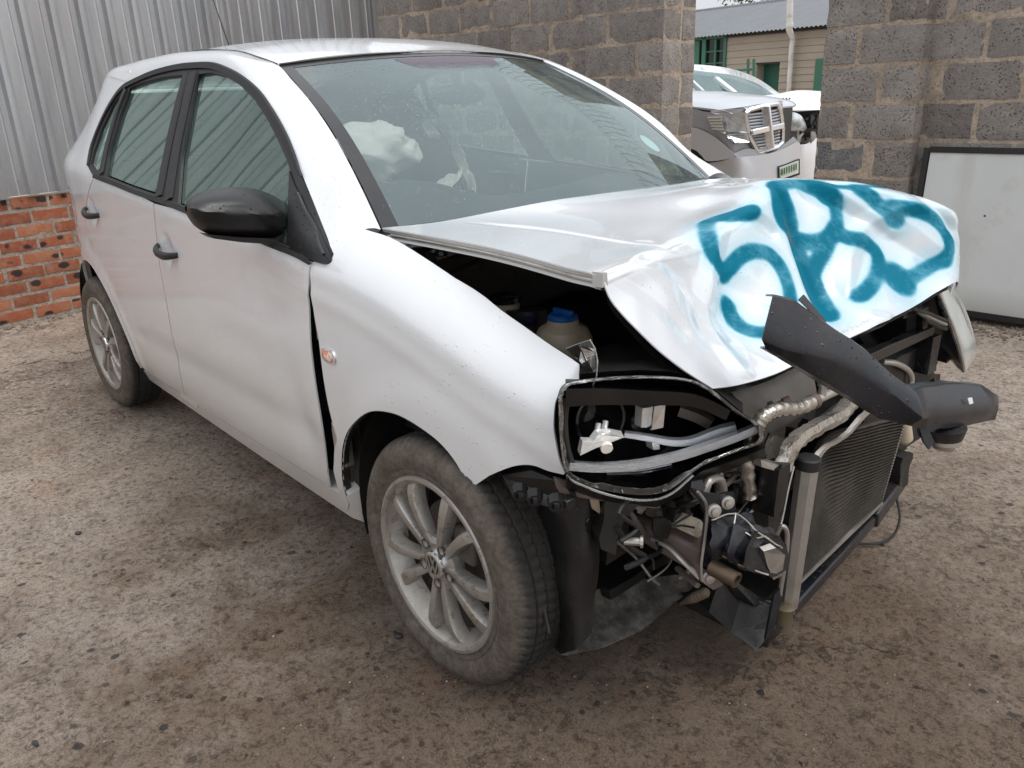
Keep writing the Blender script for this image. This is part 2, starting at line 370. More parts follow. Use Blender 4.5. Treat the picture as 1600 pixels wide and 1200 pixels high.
# ------------------------------------------------------------------ ground
def mk_ground():
    t = NT('rough_wet_concrete'); P = t.co.outputs['Object']
    big = t.noise(.45, 5, .6); mid = t.noise(2.6, 8, .70, dist=.5); x, y, z = t.xyz()
    wob = t.n('ShaderNodeTexNoise', i_Scale=9., i_Detail=8., i_Roughness=.7); t.l(P, wob.inputs['Vector'])
    def warp(k):
        s_ = t.n('ShaderNodeVectorMath', operation='SCALE'); s_.inputs[3].default_value = k; t.l(wob.outputs['Color'], s_.inputs[0]); w_ = t.n('ShaderNodeVectorMath', operation='ADD'); t.l(P, w_.inputs[0]); t.l(s_.outputs[0], w_.inputs[1]); return w_.outputs[0]
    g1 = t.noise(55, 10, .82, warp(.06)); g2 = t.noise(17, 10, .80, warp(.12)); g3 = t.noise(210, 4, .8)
    c = t.ramp(mid, [(.26, (0.387, 0.286, 0.214)), (.46, (0.630, 0.495, 0.389)), (.62, (0.808, 0.663, 0.539)), (.8, (0.900, 0.813, 0.679))])
    c = t.mix(t.ramp(big, [(.42, 0.), (.60, .5)]), c, (0.753, 0.673, 0.606))
    c = t.mix(t.ramp(t.noise(5, 6, .65, warp(.2)), [(.54, 0.), (.70, .6)]), c, (0.664, 0.422, 0.283))
    c = t.mix(t.ramp(g2, [(.40, .5), (.48, 0.)]), c, (0.202, 0.144, 0.108))  # dark tones in the bump lows here put cavity shade into the colour
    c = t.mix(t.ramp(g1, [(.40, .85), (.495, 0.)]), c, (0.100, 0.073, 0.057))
    c = t.mix(t.ramp(g1, [(.53, 0.), (.60, .5)]), c, (0.872, 0.756, 0.649))
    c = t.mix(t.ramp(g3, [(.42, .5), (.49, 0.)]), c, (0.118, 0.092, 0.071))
    ch = t.n('ShaderNodeTexVoronoi', i_Scale=30.); t.l(warp(.05), ch.inputs['Vector']); sep = t.n('ShaderNodeSeparateColor'); t.l(ch.outputs['Color'], sep.inputs[0])
    stone = t.math('MULTIPLY', t.math('LESS_THAN', ch.outputs['Distance'], t.math('MULTIPLY', sep.outputs[2], .36)), t.math('LESS_THAN', sep.outputs[0], .13))
    c = t.mix(t.math('MULTIPLY', stone, .8), c, t.ramp(sep.outputs[1], [(0, (.035, .035, .042)), (.6, (.085, .085, .095)), (.85, (.24, .20, .17)), (1, (.50, .46, .42))]))
    crk = t.n('ShaderNodeTexVoronoi', feature='DISTANCE_TO_EDGE', i_Scale=.62); t.l(warp(.75), crk.inputs['Vector'])
    crack = t.math('MULTIPLY', t.ramp(crk.outputs['Distance'], [(.002, 1.), (.012, 0.)]), t.ramp(t.noise(1.3, 4), [(.46, 0.), (.56, 1.)]))
    c = t.mix(t.math('MULTIPLY', crack, .6), c, (.055, .04, .032))
    # rain water held in the low spots and under the wreck
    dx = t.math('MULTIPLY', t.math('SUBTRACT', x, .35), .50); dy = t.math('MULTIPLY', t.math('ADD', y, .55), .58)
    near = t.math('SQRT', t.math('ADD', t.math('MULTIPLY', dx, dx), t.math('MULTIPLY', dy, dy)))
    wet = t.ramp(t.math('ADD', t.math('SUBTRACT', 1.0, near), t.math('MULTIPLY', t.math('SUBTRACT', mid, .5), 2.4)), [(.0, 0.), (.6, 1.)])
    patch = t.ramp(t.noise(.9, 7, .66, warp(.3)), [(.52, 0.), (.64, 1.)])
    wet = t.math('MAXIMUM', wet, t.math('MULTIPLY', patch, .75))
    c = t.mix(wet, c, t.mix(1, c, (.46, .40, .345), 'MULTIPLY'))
    puddle = t.math('MULTIPLY', wet, t.ramp(g2, [(.40, 1.), (.50, 0.)]))
    rough = t.math('SUBTRACT', .80, t.math('ADD', t.math('MULTIPLY', wet, .34), t.math('MULTIPLY', puddle, .34)))
    h = t.math('ADD', t.math('MULTIPLY', g2, 1.2), t.math('ADD', t.math('MULTIPLY', g1, .8), t.math('ADD', t.math('MULTIPLY', stone, .07), t.math('MULTIPLY', g3, .12))))
    h = t.math('SUBTRACT', h, t.math('MULTIPLY', crack, .5))
    return t.done(t.bsdf(c, rough, 0, t.bump(h, .022, 1.), .5))
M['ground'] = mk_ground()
def graded(lo, hi, step, far):
    c = []; x = lo
    while x < hi: c.append(x); x += step
    c.append(hi); s = step; a = lo; left = []
    while a > -far: s *= 1.35; a -= s; left.append(a)
    s = step; a = hi; right = []
    while a < far: s *= 1.35; a += s; right.append(a)
    return left[::-1] + c + right
gx = graded(-4.6, 1.4, .035, 300); gy = graded(-2.6, 3.1, .035, 300)
def gz(x, y):
    p = Vector((x, y, 0)); a = .008 if abs(x) < 8 and abs(y) < 8 else .02
    z = noise.noise(p*1.1)*a*1.3 + noise.noise(p*4.2)*a*.8 + noise.noise(p*13)*a*.35
    return z - .004
rows = [[Vector((x, y, gz(x, y))) for y in gy] for x in gx]
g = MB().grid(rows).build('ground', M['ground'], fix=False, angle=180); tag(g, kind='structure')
if g.data.polygons[0].normal.z < 0: flip(g)
# gravel crumbs: nobody could count them
gb = MB(); rr = random.Random(3)
for i in range(2600):
    if i % 3: x, y = rr.uniform(-3.2, 1.0), rr.uniform(-1.9, .8)
    else: x, y = rr.uniform(-1.2, 1.8), rr.uniform(.5, 3.0)
    s = rr.uniform(.0015, .0045) * (1.6 if rr.random() < .08 else 1); z = gz(x, y) + s*.35
    gb.add([(x+s*rr.uniform(.6,1.3),y,z),(x-s*rr.uniform(.6,1.3),y,z),(x,y+s*rr.uniform(.6,1.3),z),(x,y-s,z),(x,y,z+s*rr.uniform(.4,.8)),(x,y,z-s*.6)],
           [(0,2,4),(2,1,4),(1,3,4),(3,0,4),(2,0,5),(1,2,5),(3,1,5),(0,3,5)])
t = NT('crumbs'); c = t.ramp(t.noise(25, 2), [(.3, (.05, .05, .052)), (.5, (.15, .12, .10)), (.7, (.40, .36, .31))]); M['crumb'] = t.done(t.bsdf(c, .6))
tag(gb.build('gravel', M['crumb'], smooth=False, fix=False), 'loose grit and stone crumbs scattered over the concrete yard', 'gravel', kind='stuff')
def pebble(px, py, r, lab, m, seed):
    p = onz(px, py, 0); p.z = gz(p.x, p.y) + r*.45; b = MB().ell(p, (r, r*.75, r*.6), 10, 7); b.crush(r*.45, .7/r, seed)
    tag(b.build('stone', m, smooth=True, angle=25), lab, 'stone')
M['darkstone'] = mk_plastic('dark_stone', .03, .5, .3, wet=False)
pebble(122, 831, .012, 'small dark stone alone on the pale concrete left of the car', M['darkstone'], 1)
pebble(622, 993, .013, 'black crumb lying just left of the front tyre', M['darkstone'], 2)
pebble(58, 1166, .010, 'dark grey pebble at the lower left corner of the yard', M['darkstone'], 4)

# ------------------------------------------------------------------ walls
TH = radians(3.6); E1 = Vector((cos(TH), sin(TH), 0)); NW = Vector((sin(TH), -cos(TH), 0))   # along the block wall, towards the yard
def wl(s, z, off): return E1*s + NW*(off - 3.10) + Vector((0, 0, z))
def mk_block():
    t = NT('cement_block'); oi = t.n('ShaderNodeObjectInfo'); r = oi.outputs['Random']
    base = t.ramp(r, [(0, (0.209, 0.185, 0.171)), (.35, (0.280, 0.255, 0.236)), (.7, (0.334, 0.305, 0.282)), (.94, (0.381, 0.348, 0.320)), (1., (0.154, 0.163, 0.176))])
    P = t.n('ShaderNodeVectorMath', operation='ADD'); t.l(t.co.outputs['Object'], P.inputs[0]); t.l(oi.outputs['Location'], P.inputs[1]); v = P.outputs[0]
    n = t.noise(5, 6, .7, v); f = t.noise(85, 4, .7, v); pit = t.voro(70, vec=v)
    c = t.mix(t.ramp(n, [(.35, .55), (.65, 0.)]), base, (0.154, 0.138, 0.129))
    c = t.mix(t.ramp(t.noise(9, 5, .7, v), [(.55, 0.), (.75, .5)]), c, (0.489, 0.433, 0.390))
    pm = t.math('MULTIPLY', t.ramp(pit, [(.16, 1.), (.32, 0.)]), t.ramp(t.noise(14, 3, .6, v), [(.42, 0.), (.55, 1.)]))
    c = t.mix(t.math('MULTIPLY', pm, .5), c, (0.064, 0.055, 0.052))
    c = t.mix(t.ramp(f, [(.35, .4), (.55, 0.)]), c, (0.109, 0.092, 0.086))
    h = t.math('SUBTRACT', t.math('ADD', t.math('MULTIPLY', f, .7), t.math('MULTIPLY', t.noise(22, 6, .7, v), .8)), pm)
    return t.done(t.bsdf(c, .9, 0, t.bump(h, .008, 1), .25))
def mk_mortar(name, a, b, sc=7):
    t = NT(name); c = t.ramp(t.noise(sc, 6, .7), [(.35, a), (.65, b)]); c = t.mix(t.ramp(t.noise(60, 4), [(.32, .6), (.5, 0.)]), c, (0.163, 0.130, 0.105))
    return t.done(t.bsdf(c, .95, 0, t.bump(t.math('ADD', t.noise(28, 8, .75), t.math('MULTIPLY', t.noise(90, 3), .5)), .012, 1), .2))
M['block'] = mk_block(); M['mortar'] = mk_mortar('sandy_mortar', (0.308, 0.250, 0.201), (0.543, 0.443, 0.351)); M['bmortar'] = mk_mortar('grey_mortar', (0.272, 0.232, 0.190), (0.453, 0.388, 0.332))
def rough_block(name, L, D, H, seed, amp=.004, n=(7, 2, 4), ch=.006):
    """a block centred on the origin: split faces, chipped arrises"""
    me = bpy.data.meshes.new(name); bm = bmesh.new(); m = subdiv_box((-L/2, -D/2, -H/2), (L/2, D/2, H/2), min(L/n[0], H/n[2])*.999)
    o = Vector((seed*5.1, seed*2.3, seed*9.7)); vs = []
    for p in m.v:
        q = p.copy(); e = sum(1 for a, b in zip(q, (L/2, D/2, H/2)) if abs(abs(a)-b) < 1e-5)
        if e >= 2:
            for i, b in enumerate((L/2, D/2, H/2)):
                if abs(abs(q[i])-b) < 1e-5: q[i] -= math.copysign(ch*(.6+.9*abs(noise.noise(p*21+o))), q[i])
        q += noise.noise_vector(p*11+o)*amp; vs.append(bm.verts.new(q))
    for f in m.f:
        try: bm.faces.new([vs[i] for i in f])
        except Exception: pass
    bmesh.ops.remove_doubles(bm, verts=bm.verts, dist=.0004); bmesh.ops.recalc_face_normals(bm, faces=bm.faces); bm.to_mesh(me); bm.free()
    me.shade_smooth(); me.set_sharp_from_angle(angle=radians(38)); return me
RZ = TH
BM = {}
def blockmesh(L, D, H, k):
    key = (round(L, 2), round(D, 2), round(H, 2), k)
    if key not in BM:
        me = rough_block('block', L, D, H, k + 1 + len(BM)); me.materials.append(M['block']); BM[key] = me
    return BM[key]
rb = random.Random(11)
def add_block(parent, s0, s1, zc, off0, off1, H=.188, jig=.004):
    L = s1 - s0; D = off1 - off0; me = blockmesh(L, D, H, rb.randrange(4))
    o = bpy.data.objects.new('block', me); COL.objects.link(o); o.parent = parent
    p = wl((s0+s1)/2, zc, (off0+off1)/2) + NW*rb.uniform(-jig, jig) - wpos(parent)
    o.location = p; o.rotation_euler = (rb.uniform(-.006, .006), rb.uniform(-.008, .008), RZ + rb.choice((0, pi)) + rb.uniform(-.006, .006)); return o
def prism(parent, name, s0, s1, z0, z1, o0, o1, m, seed):
    c = subdiv_box((0, 0, 0), (s1-s0, o1-o0, z1-z0), .045)
    c.v = [wl(s0+v.x, z0+v.z, o0+v.y) + noise.noise_vector(v*17+Vector((seed, 0, 0)))*.005 for v in c.v]
    o = c.build(name, m, parent, angle=60); return o
ZL = [.130 + .2*k for k in range(-1, 14)]                     # bed joints
def wall(lab, s0, s1, top, phase, seed):
    w = empty('block_wall', wl((s0+s1)/2, 0, -.07), lab, 'wall')
    prism(w, 'mortar', s0, s1, -.03, top, -.145, -.004, M['mortar'], seed)
    for k, z in enumerate(ZL):
        if z + .2 > top + .01: break
        s = s0 - .4 + (phase + (.2 if k % 2 else 0)) % .4; 
        while s < s1:
            a, b = max(s+.008, s0), min(s + .4 - .008, s1)
            if b - a > .05: add_block(w, a + rb.uniform(-.003, .003), b, z + .1, -.14, .001)
            s += .4
    return w
wallL = wall('grey cement block wall behind the white car, between metal sheets and gap', -6.2, -2.12, 2.7, .13, 3)
wallR = wall('grey cement block wall right of the gap, white panel leaning on it', -.76, 1.9, 2.3, .30, 5)
def pillar(lab, s0, s1, o0, o1, top, seed, flipc=0):
    w = empty('block_pillar', wl((s0+s1)/2, 0, (o0+o1)/2), lab, 'pillar')
    prism(w, 'mortar', s0+.006, s1-.006, -.03, top, o0+.004, o1-.006, M['mortar'], seed)
    Lw = s1 - s0
    for k, z in enumerate(ZL):
        if z + .2 > top + .01: break
        cut = s0 + (Lw-.215 if (k + flipc) % 2 else .20)
        a0, a1 = s0, cut - .011; b0, b1 = cut + .011, s1
        D = o1 - o0
        for (a, b) in ((a0, a1), (b0, b1)): add_block(w, a, b, z + .1, o0 + (.17 if D > .25 else 0), o1, jig=.003)
        if D > .25:                                            # return side: another block behind
            add_block(w, s1-.2, s1, z + .1, o0, o0 + .155, jig=.003); add_block(w, s0, s1-.22, z + .1, o0, o0 + .155, jig=.003)
    return w
pillL = pillar('wide block pillar on the left side of the gap in the wall', -2.76, -2.10, -.17, .20, 2.7, 8)
pillR = pillar('block pillar on the right side of the gap, beside the white panel', -1.075, -.525, -.14, .10, 2.3, 9, 1)

# left wall: face bricks below, ribbed steel sheets above
D2 = Vector((-.18, 1, 0)).normalized(); N2 = Vector((D2.y, -D2.x, 0)); K2 = Vector((-4.512, -.66, 0))
def w2(t_, z, off=0): return K2 + D2*t_ + N2*off + Vector((0, 0, z))
def mk_brick():
    t = NT('face_brick'); oi = t.n('ShaderNodeObjectInfo'); r = oi.outputs['Random']
    P = t.n('ShaderNodeVectorMath', operation='ADD'); t.l(t.co.outputs['Object'], P.inputs[0]); t.l(oi.outputs['Location'], P.inputs[1]); v = P.outputs[0]
    c = t.ramp(r, [(0, (.24, .068, .036)), (.5, (.33, .10, .05)), (1, (.40, .15, .08))])
    c = t.mix(t.ramp(t.noise(16, 5, .7, v), [(.45, 0.), (.7, .6)]), c, (.40, .24, .16))
    c = t.mix(t.ramp(t.noise(40, 5, .7, v), [(.5, 0.), (.7, .45)]), c, (.20, .08, .05))
    m = t.n('ShaderNodeMapping'); m.inputs['Scale'].default_value = (1, .02, 1.5); t.l(v, m.inputs[0])
    vo = t.n('ShaderNodeTexVoronoi', i_Scale=10.); nv = t.n('ShaderNodeTexNoise', i_Scale=24.); t.l(v, nv.inputs['Vector']); mm = t.n('ShaderNodeMix', data_type='VECTOR'); mm.inputs[0].default_value = .03
    t.l(m.outputs[0], mm.inputs[4]); t.l(nv.outputs['Color'], mm.inputs[5]); t.l(mm.outputs[1], vo.inputs['Vector']); sp = t.n('ShaderNodeSeparateColor'); t.l(vo.outputs['Color'], sp.inputs[0])
    burn = t.math('MULTIPLY', t.ramp(vo.outputs['Distance'], [(.26, 1.), (.36, 0.)]), t.math('LESS_THAN', sp.outputs[0], .62))
    c = t.mix(t.math('MULTIPLY', burn, .93), c, (.022, .021, .023))
    return t.done(t.bsdf(c, .82, 0, t.bump(t.noise(70, 6, .7, v), .004, .9), .3))
M['brick'] = mk_brick()
bw = empty('brick_wall', w2(0, 0, -.05), 'low red face brick wall under the ribbed steel sheets', 'wall')
T0, T1 = -2.1, 2.95
c = subdiv_box((0, 0, 0), (T1-T0, .10, .785), .07); c.v = [w2(T0+v.x, v.z-.02, v.y-.106) + noise.noise_vector(v*19)*.003 for v in c.v]; c.build('mortar', M['bmortar'], bw, angle=60)
bms = []
for k in range(5):
    me = rough_block('brick', .216, .10, .068, 40+k, .0022, (6, 2, 2), .004); me.materials.append(M['brick']); bms.append(me)
hm = rough_block('brick', .104, .10, .068, 50, .0022, (3, 2, 2), .004); hm.materials.append(M['brick'])
a2 = atan2(D2.y, D2.x)
for k in range(9):
    z = .020 + k*.0845; t_ = T0 + (.115 if k % 2 else 0)
    if k % 2:
        o = bpy.data.objects.new('brick', hm); COL.objects.link(o); o.parent = bw; o.location = w2(T0+.055, z+.034, -.052) - wpos(bw); o.rotation_euler = (0, 0, a2)
    while t_ + .2 < T1:
        o = bpy.data.objects.new('brick', rb.choice(bms)); COL.objects.link(o); o.parent = bw
        o.location = w2(t_+.114+rb.uniform(-.003, .003), z+.034+rb.uniform(-.002, .002), -.050+rb.uniform(-.0025, .0025)) - wpos(bw)
        o.rotation_euler = (0, rb.uniform(-.01, .01), a2 + rb.choice((0, pi)) + rb.uniform(-.008, .008)); t_ += .23
# steel sheets: 0.7 m cover each, ribs every 0.175 m
def mk_sheet():
    t = NT('galvanised_sheet'); oi = t.n('ShaderNodeObjectInfo'); v = t.scaled((1, 1, .16)); n = t.noise(9, 6, .6, v); f = t.noise(30, 4, .6, v)
    x, y, z = t.xyz()
    c = t.ramp(n, [(.3, (0.375, 0.388, 0.406)), (.6, (0.500, 0.506, 0.519))])
    c = t.mix(t.ramp(t.noise(2.2, 5, .6, v), [(.45, 0.), (.7, .5)]), c, (0.338, 0.312, 0.294))
    sp = t.n('ShaderNodeTexVoronoi', i_Scale=60.); t.l(t.co.outputs['Object'], sp.inputs['Vector']); c = t.mix(.03, c, sp.outputs['Color'])
    return t.done(t.bsdf(c, t.math('ADD', t.math('MULTIPLY', f, .25), .24), .78, t.bump(n, .004, .5)))
M['sheet'] = mk_sheet()
sw = empty('steel_sheet_wall', w2(0, .78, 0), 'tall ribbed galvanised steel sheeting above the red bricks', 'wall')
def ibr(length, x0, prof, z0, z1, at):
    """ribbed sheet: prof gives (u, height) over one pitch"""
    us = []; u = x0
    while u < x0 + length - 1e-4:
        us += [(u+a, h) for a, h in prof]; u += .175
    us.append((x0+length, prof[0][1])); nz_ = 10
    return [[at(a, z0+(z1-z0)*k/nz_, h) for k in range(nz_+1)] for a, h in us]
PROF = [(0, .006), (.052, .006), (.060, .010), (.068, .006), (.100, .006), (.112, .036), (.128, .038), (.142, .038), (.155, .036), (.167, .006)]
s_ = T0 - .02; k = 0; END = 3.02
while s_ < END - .05:
    L = min(.7, END - s_)
    rows = ibr(L, s_, PROF, .775 + .004*(k % 2), 3.35, lambda a, z, h: w2(a, z, h + .002*(k % 2) + .003*noise.noise(Vector((a*3, z*2, 1)))))
    o = MB().grid(rows).build('sheet', M['sheet'], sw, angle=25, fix=False); solid(o, .0012, 0); s_ += .7; k += 1
tt = T0 + .05
while tt < END - .1:
    o = MB().disc(w2(tt, .87, .008), N2, .007, .006, 8).build('screw', M['bolt'], sw); tt += .175
MB().bar(w2(END+.012, .76, .012), w2(END+.012, 3.35, .012), .02, .05, up=N2).build('edge_trim', M['sheet'], sw)

# white panel leaning by the right wall
pn = empty('white_panel', wl(.2, .02, .06), 'flat white board in a black frame, leaning against the block wall', 'panel')
def pp(s, z, d=0): return wl(s - .03*(1 - z/.9) * 0 + (.0 if 0 else 0), z, .045 + .09*(1 - z/.9) + d)
A, B_, Z0, Z1 = -.462, 1.05, .035, .895
t = NT('panel_white'); n = t.noise(2.5, 5, .6); cc = t.mix(t.ramp(n, [(.35, 0.), (.7, .5)]), (.60, .62, .61), (.50, .51, .50)); x, y, z = t.xyz()
st = t.ramp(t.noise(6, 4, .6, t.scaled((1, 1, .12))), [(.58, 0.), (.72, .35)]); cc = t.mix(st, cc, (.40, .38, .34)); cc = t.mix(t.math('MULTIPLY', t.ramp(t.math('ADD', z, t.math('MULTIPLY', n, .2)), [(.10, 1.), (.26, 0.)]), .6), cc, (.26, .22, .18)); cc = t.mix(t.ramp(t.noise(3, 8, .7), [(.57, 0.), (.66, .4)]), cc, (.42, .40, .36)); M['panel'] = t.done(t.bsdf(cc, .35, 0, None, .4))
rows = [[pp(A+.02+(B_-A-.04)*i/24, Z0+.02+(Z1-Z0-.04)*k/14, .002*noise.noise(Vector((i*.3, k*.3, 0)))) for i in range(25)] for k in range(15)]
o = MB().grid(rows).build('board', M['panel'], pn, fix=False); solid(o, .006, 0)
for (a, b) in (((A, Z0), (A, Z1)), ((B_, Z0), (B_, Z1)), ((A+.016, Z1-.008), (B_-.016, Z1-.008)), ((A+.016, Z0+.008), (B_-.016, Z0+.008))):
    MB().bar(pp(*a), pp(*b), .030, .022, up=NW).build('frame', M['rubber'], pn)
MB().disc(pp(-.118, .56, .008), NW, .005, .002, 8).build('rivet', M['rubber'], pn)
# rubble along the foot of the wall
t = NT('rubble'); c = t.ramp(t.noise(14, 3), [(.3, (.07, .05, .035)), (.5, (.16, .12, .09)), (.68, (.34, .29, .24))]); M['rubble'] = t.done(t.bsdf(c, .9, 0, t.bump(t.noise(60, 5), .005, 1)))
rbm = MB(); rr = random.Random(5)
for i in range(1500):
    if i % 4 == 0: q = w2(rr.uniform(T0, T1), 0, abs(rr.gauss(0, .05)))
    else: q = wl(rr.uniform(-.8, 1.6), 0, .10 + abs(rr.gauss(0, .16)))
    s = rr.uniform(.004, .014); q.z = gz(q.x, q.y) + s*.3
    n0 = len(rbm.v); rbm.add([q + Vector((s*rr.uniform(.6,1.4)*a, s*rr.uniform(.6,1.4)*b, s*rr.uniform(.5,.9)*c_)) for a, b, c_ in ((1,0,0),(-1,0,0),(0,1,0),(0,-1,0),(0,0,1),(0,0,-1))],
           [(0,2,4),(2,1,4),(1,3,4),(3,0,4),(2,0,5),(1,2,5),(3,1,5),(0,3,5)])
tag(rbm.build('rubble', M['rubble'], smooth=False, fix=False), 'loose brown soil and stone rubble along the foot of the walls', 'rubble', kind='stuff')

# coils of razor wire along the top of the block wall
M['wire'] = mk_metal('razor_wire', (.35, .35, .35), .35, .4)
rz = MB(); hx_ = []
for i in range(900):
    a = i*.42; s_ = -5.6 + i*.0078; hx_.append(wl(s_, 2.42 + (.32 if s_ < -2.1 else 0) + .27 + .27*sin(a), -.07 + .27*cos(a)))
rz.tube(hx_, .004, 4, cap=False)
for zz in (2.55, 2.85): rz.tube([wl(-6, zz + .2, -.07), wl(1.8, zz, -.07)], .003, 4)
tag(rz.build('razor_wire', M['wire'], fix=False), 'coiled razor wire strung along the top of the block wall', 'wire')

# ribbed shed across the yard, behind the photographer: it shows only as stripes in the side glass
shed = empty('steel_shed', (-3, -9.5, 0), 'ribbed steel shed on the near side of the yard, mirrored in the side windows', 'shed')
for k in range(14):
    x0 = -13 + k*1.05
    rows = ibr(1.05, x0, PROF, 0, 3.3, lambda a, z, h: Vector((a, -9.5 + h*1.3, z)))
    o = MB().grid(rows).build('sheet', M['sheet'], shed, angle=25, fix=False); solid(o, .0012, 0)
# ------------------------------------------------------------------ the white hatchback: body surfaces
car = empty('hatchback_car', (0, 0, 0), 'white hatchback with its front torn open and turquoise sprayed numbers on the bonnet', 'car')
WT = [(-3.13, .42), (-3.08, .54), (-3.0, .645), (-2.9, .712), (-2.8, .755), (-2.6, .796), (-2.3, .818), (-2., .826), (-1., .832), (-.4, .832), (0, .828), (.2, .812), (.35, .790), (.5, .755), (.62, .71)]
LOW = [(.10, .08), (.18, .062), (.24, .046), (.30, .030), (.38, .022), (.45, .012), (.6, .002), (.7, 0), (.8, .002), (.9, .006)]
ZS = [(-3.1, 1.03), (-2.16, 1.015), (-1.36, .955), (-.6, .895), (-.3, .875), (0, .815), (.2, .745), (.35, .70), (.5, .66)]
def ys(x, z):
    w = smooth_interp(WT, x, .06) - smooth_interp(LOW, z, .04); h = z - smooth_interp(ZS, x, .12)
    if h > 0:
        cap = .5 + 3*sst(-.62, -.2, x) + .42*sst(-2.3, -2.9, x); lim = cap/14.0
        w -= 7*h*h if h < lim else 7*lim*lim + cap*(h-lim)
    for cx in (0, -2.465):                                    # lips of the wheel arches stand a little proud
        r = sqrt((x-cx)**2 + (z-.30)**2); w += .010*sst(.46, .36, r)*sst(.20, .32, z)*(1 if cx else sst(.42, .2, x))
    w += .0035*math.exp(-((z-(smooth_interp(ZS, x, .12)-.045))/.018)**2)*sst(-.9, -.5, x)
    w -= .006*math.exp(-((z-.44)/.05)**2)*sst(-.45, -.6, x)*sst(-2.1, -1.9, x)     # pressed line low on the doors
    return w
def side(px, py, off=0.0):                                    # where a sight line meets the right flank
    d = ray(px, py); t0 = (-.95 - CAM.y)/d.y; t1 = (-.30 - CAM.y)/d.y
    def g(t): p = CAM + d*t; return (-ys(p.x, p.z) - off) - p.y
    prev = t0; n = 160; gp = g(t0)
    for i in range(1, n+1):
        t = t0 + (t1-t0)*i/n; gt = g(t)
        if gp > 0 and gt <= 0:
            a, b = prev, t
            for _ in range(25):
                m = (a+b)/2
                if g(m) > 0: a = m
                else: b = m
            return CAM + d*a
        prev, gp = t, gt
    return CAM + d*t1
def sxz(pts): return [(lambda p: (p.x, p.z))(side(*q)) for q in pts]
def sm(L, n=4): return [(p.x, p.y) for p in cr1([Vector((a, b, 0)) for a, b in L], n)]
def RS(x, z, o=0): return Vector((x, -ys(x, z) - o, z))
def LS(x, z, o=0): return Vector((x, ys(x, z) + o, z))
def flank(name, poly, mat, parent=car, h=.025, th=.012, off=0, left=True, fnr=None, holes=(), dent=None):
    f = fnr or (lambda x, z: RS(x, z, off)); g_ = (lambda x, z: f(x, z) + Vector((0, dent(x, z), 0))) if dent else f
    vs, fs = sheet(poly, g_, h, holes)
    o = obj(name, vs, fs, mat, parent, True, 50); solid(o, th, -1)
    n = sum((p.normal.y for p in o.data.polygons))
    if n > 0: flip(o)
    out = [o]
    if left:
        vs2, fs2 = (vs, fs) if not dent else sheet(poly, f, h, holes)
        o2 = obj(name, [Vector((v[0], -v[1], v[2])) for v in vs2], fs2, mat, parent, True, 50); solid(o2, th, -1)
        if sum((p.normal.y for p in o2.data.polygons)) < 0: flip(o2)
        out.append(o2)
    return out
def R2(cx, cz, r, a0, a1, n=14): return [(cx + r*cos(radians(a0+(a1-a0)*i/n)), cz + r*sin(radians(a0+(a1-a0)*i/n))) for i in range(n+1)]

# outlines, traced on the flank and kept as (x, z)
door_rear = sxz([(241, 318), (248, 400), (262, 480), (279, 562), (291, 619)])
fd_front = sxz([(487, 409), (481, 470), (484, 530), (492, 600), (503, 670), (516, 762)])
belt_f = sxz([(262, 318), (300, 333), (350, 351), (420, 380), (462, 396)])
sill_z = .262
fd_front = sm(fd_front); door_rear = sm(door_rear)
fd = [door_rear[0]] + belt_f[1:] + fd_front + [(fd_front[-1][0]-.5, sill_z+.012), (door_rear[-1][0]+.01, sill_z)] + door_rear[::-1][:-1]
fd[len([door_rear[0]] + belt_f[1:] + fd_front)-1] = (fd_front[-1][0], sill_z+.022)
hF_, hR_ = side(263, 391), side(146, 331)
def cup(x, z, c): return .013*sst(1.0, .62, sqrt(((x-c.x+.010)/.047)**2 + ((z-c.z)/.053)**2))
def rdoor_dent(x, z): return cup(x, z, hR_)
def door_dent(x, z):
    d = cup(x, z, hF_) + .010*math.exp(-((x+.72)**2/.03 + (z-.80)**2/.006)) + .008*math.exp(-((x+.62)**2/.006 + (z-.50)**2/.02)) + .006*math.exp(-((x+.9)**2/.05 + (z-.62)**2/.004))
    return d
f_door = flank('front_door', fd, M['paint'], dent=door_dent, h=.017, th=.004)
g_ = .006
rd_front = [(x-g_*1.2, z) for x, z in door_rear]
rd_rear = sm(sxz([(148, 277), (139, 300), (134, 340), (141, 385), (153, 412)]))
rd = [rd_rear[0]] + sxz([(180, 288), (215, 303)]) + rd_front + [(-2.0, sill_z)] + R2(-2.465, .30, .405, -4, 48, 8) + [rd_rear[-1]] + rd_rear[::-1][1:-1]
r_door = flank('rear_door', rd, M['paint'], dent=rdoor_dent, h=.017, th=.004)
qa = R2(-2.465, .30, .365, 180, 0, 22)
# rear quarter: behind the door, round the wheel arch and up the rear pillar
q = [(-3.08, .30)] + [(-2.84, .30)] + qa + [(-2.09, .262)] + R2(-2.465, .30, .396, -4, 48, 8)
q += [(x-.010, z) for x, z in rd_rear[::-1]]
win_back = sxz([(147, 272), (139, 262), (137, 252), (146, 222), (163, 180), (180, 150), (192, 136), (204, 128)])
q += [(x-.004, z) for x, z in win_back[1:]]
top_r = sm([(-2.05, 1.400), (-2.3, 1.388), (-2.5, 1.366), (-2.66, 1.338), (-2.80, 1.275), (-2.90, 1.16), (-2.96, 1.04), (-3.03, .92), (-3.08, .75)])
q += top_r
quarter = flank('rear_quarter', q, M['paint'])
# sill strip
sill = [(-.47, .205), (-.40, .222), (-.425, .30), (-.455, .31), (-.475, sill_z+.018), (-1.0, sill_z+.006), (-2.085, sill_z-.006), (-2.11, .21)]
flank('sill', sill, M['paint'], off=-.002, th=.05)
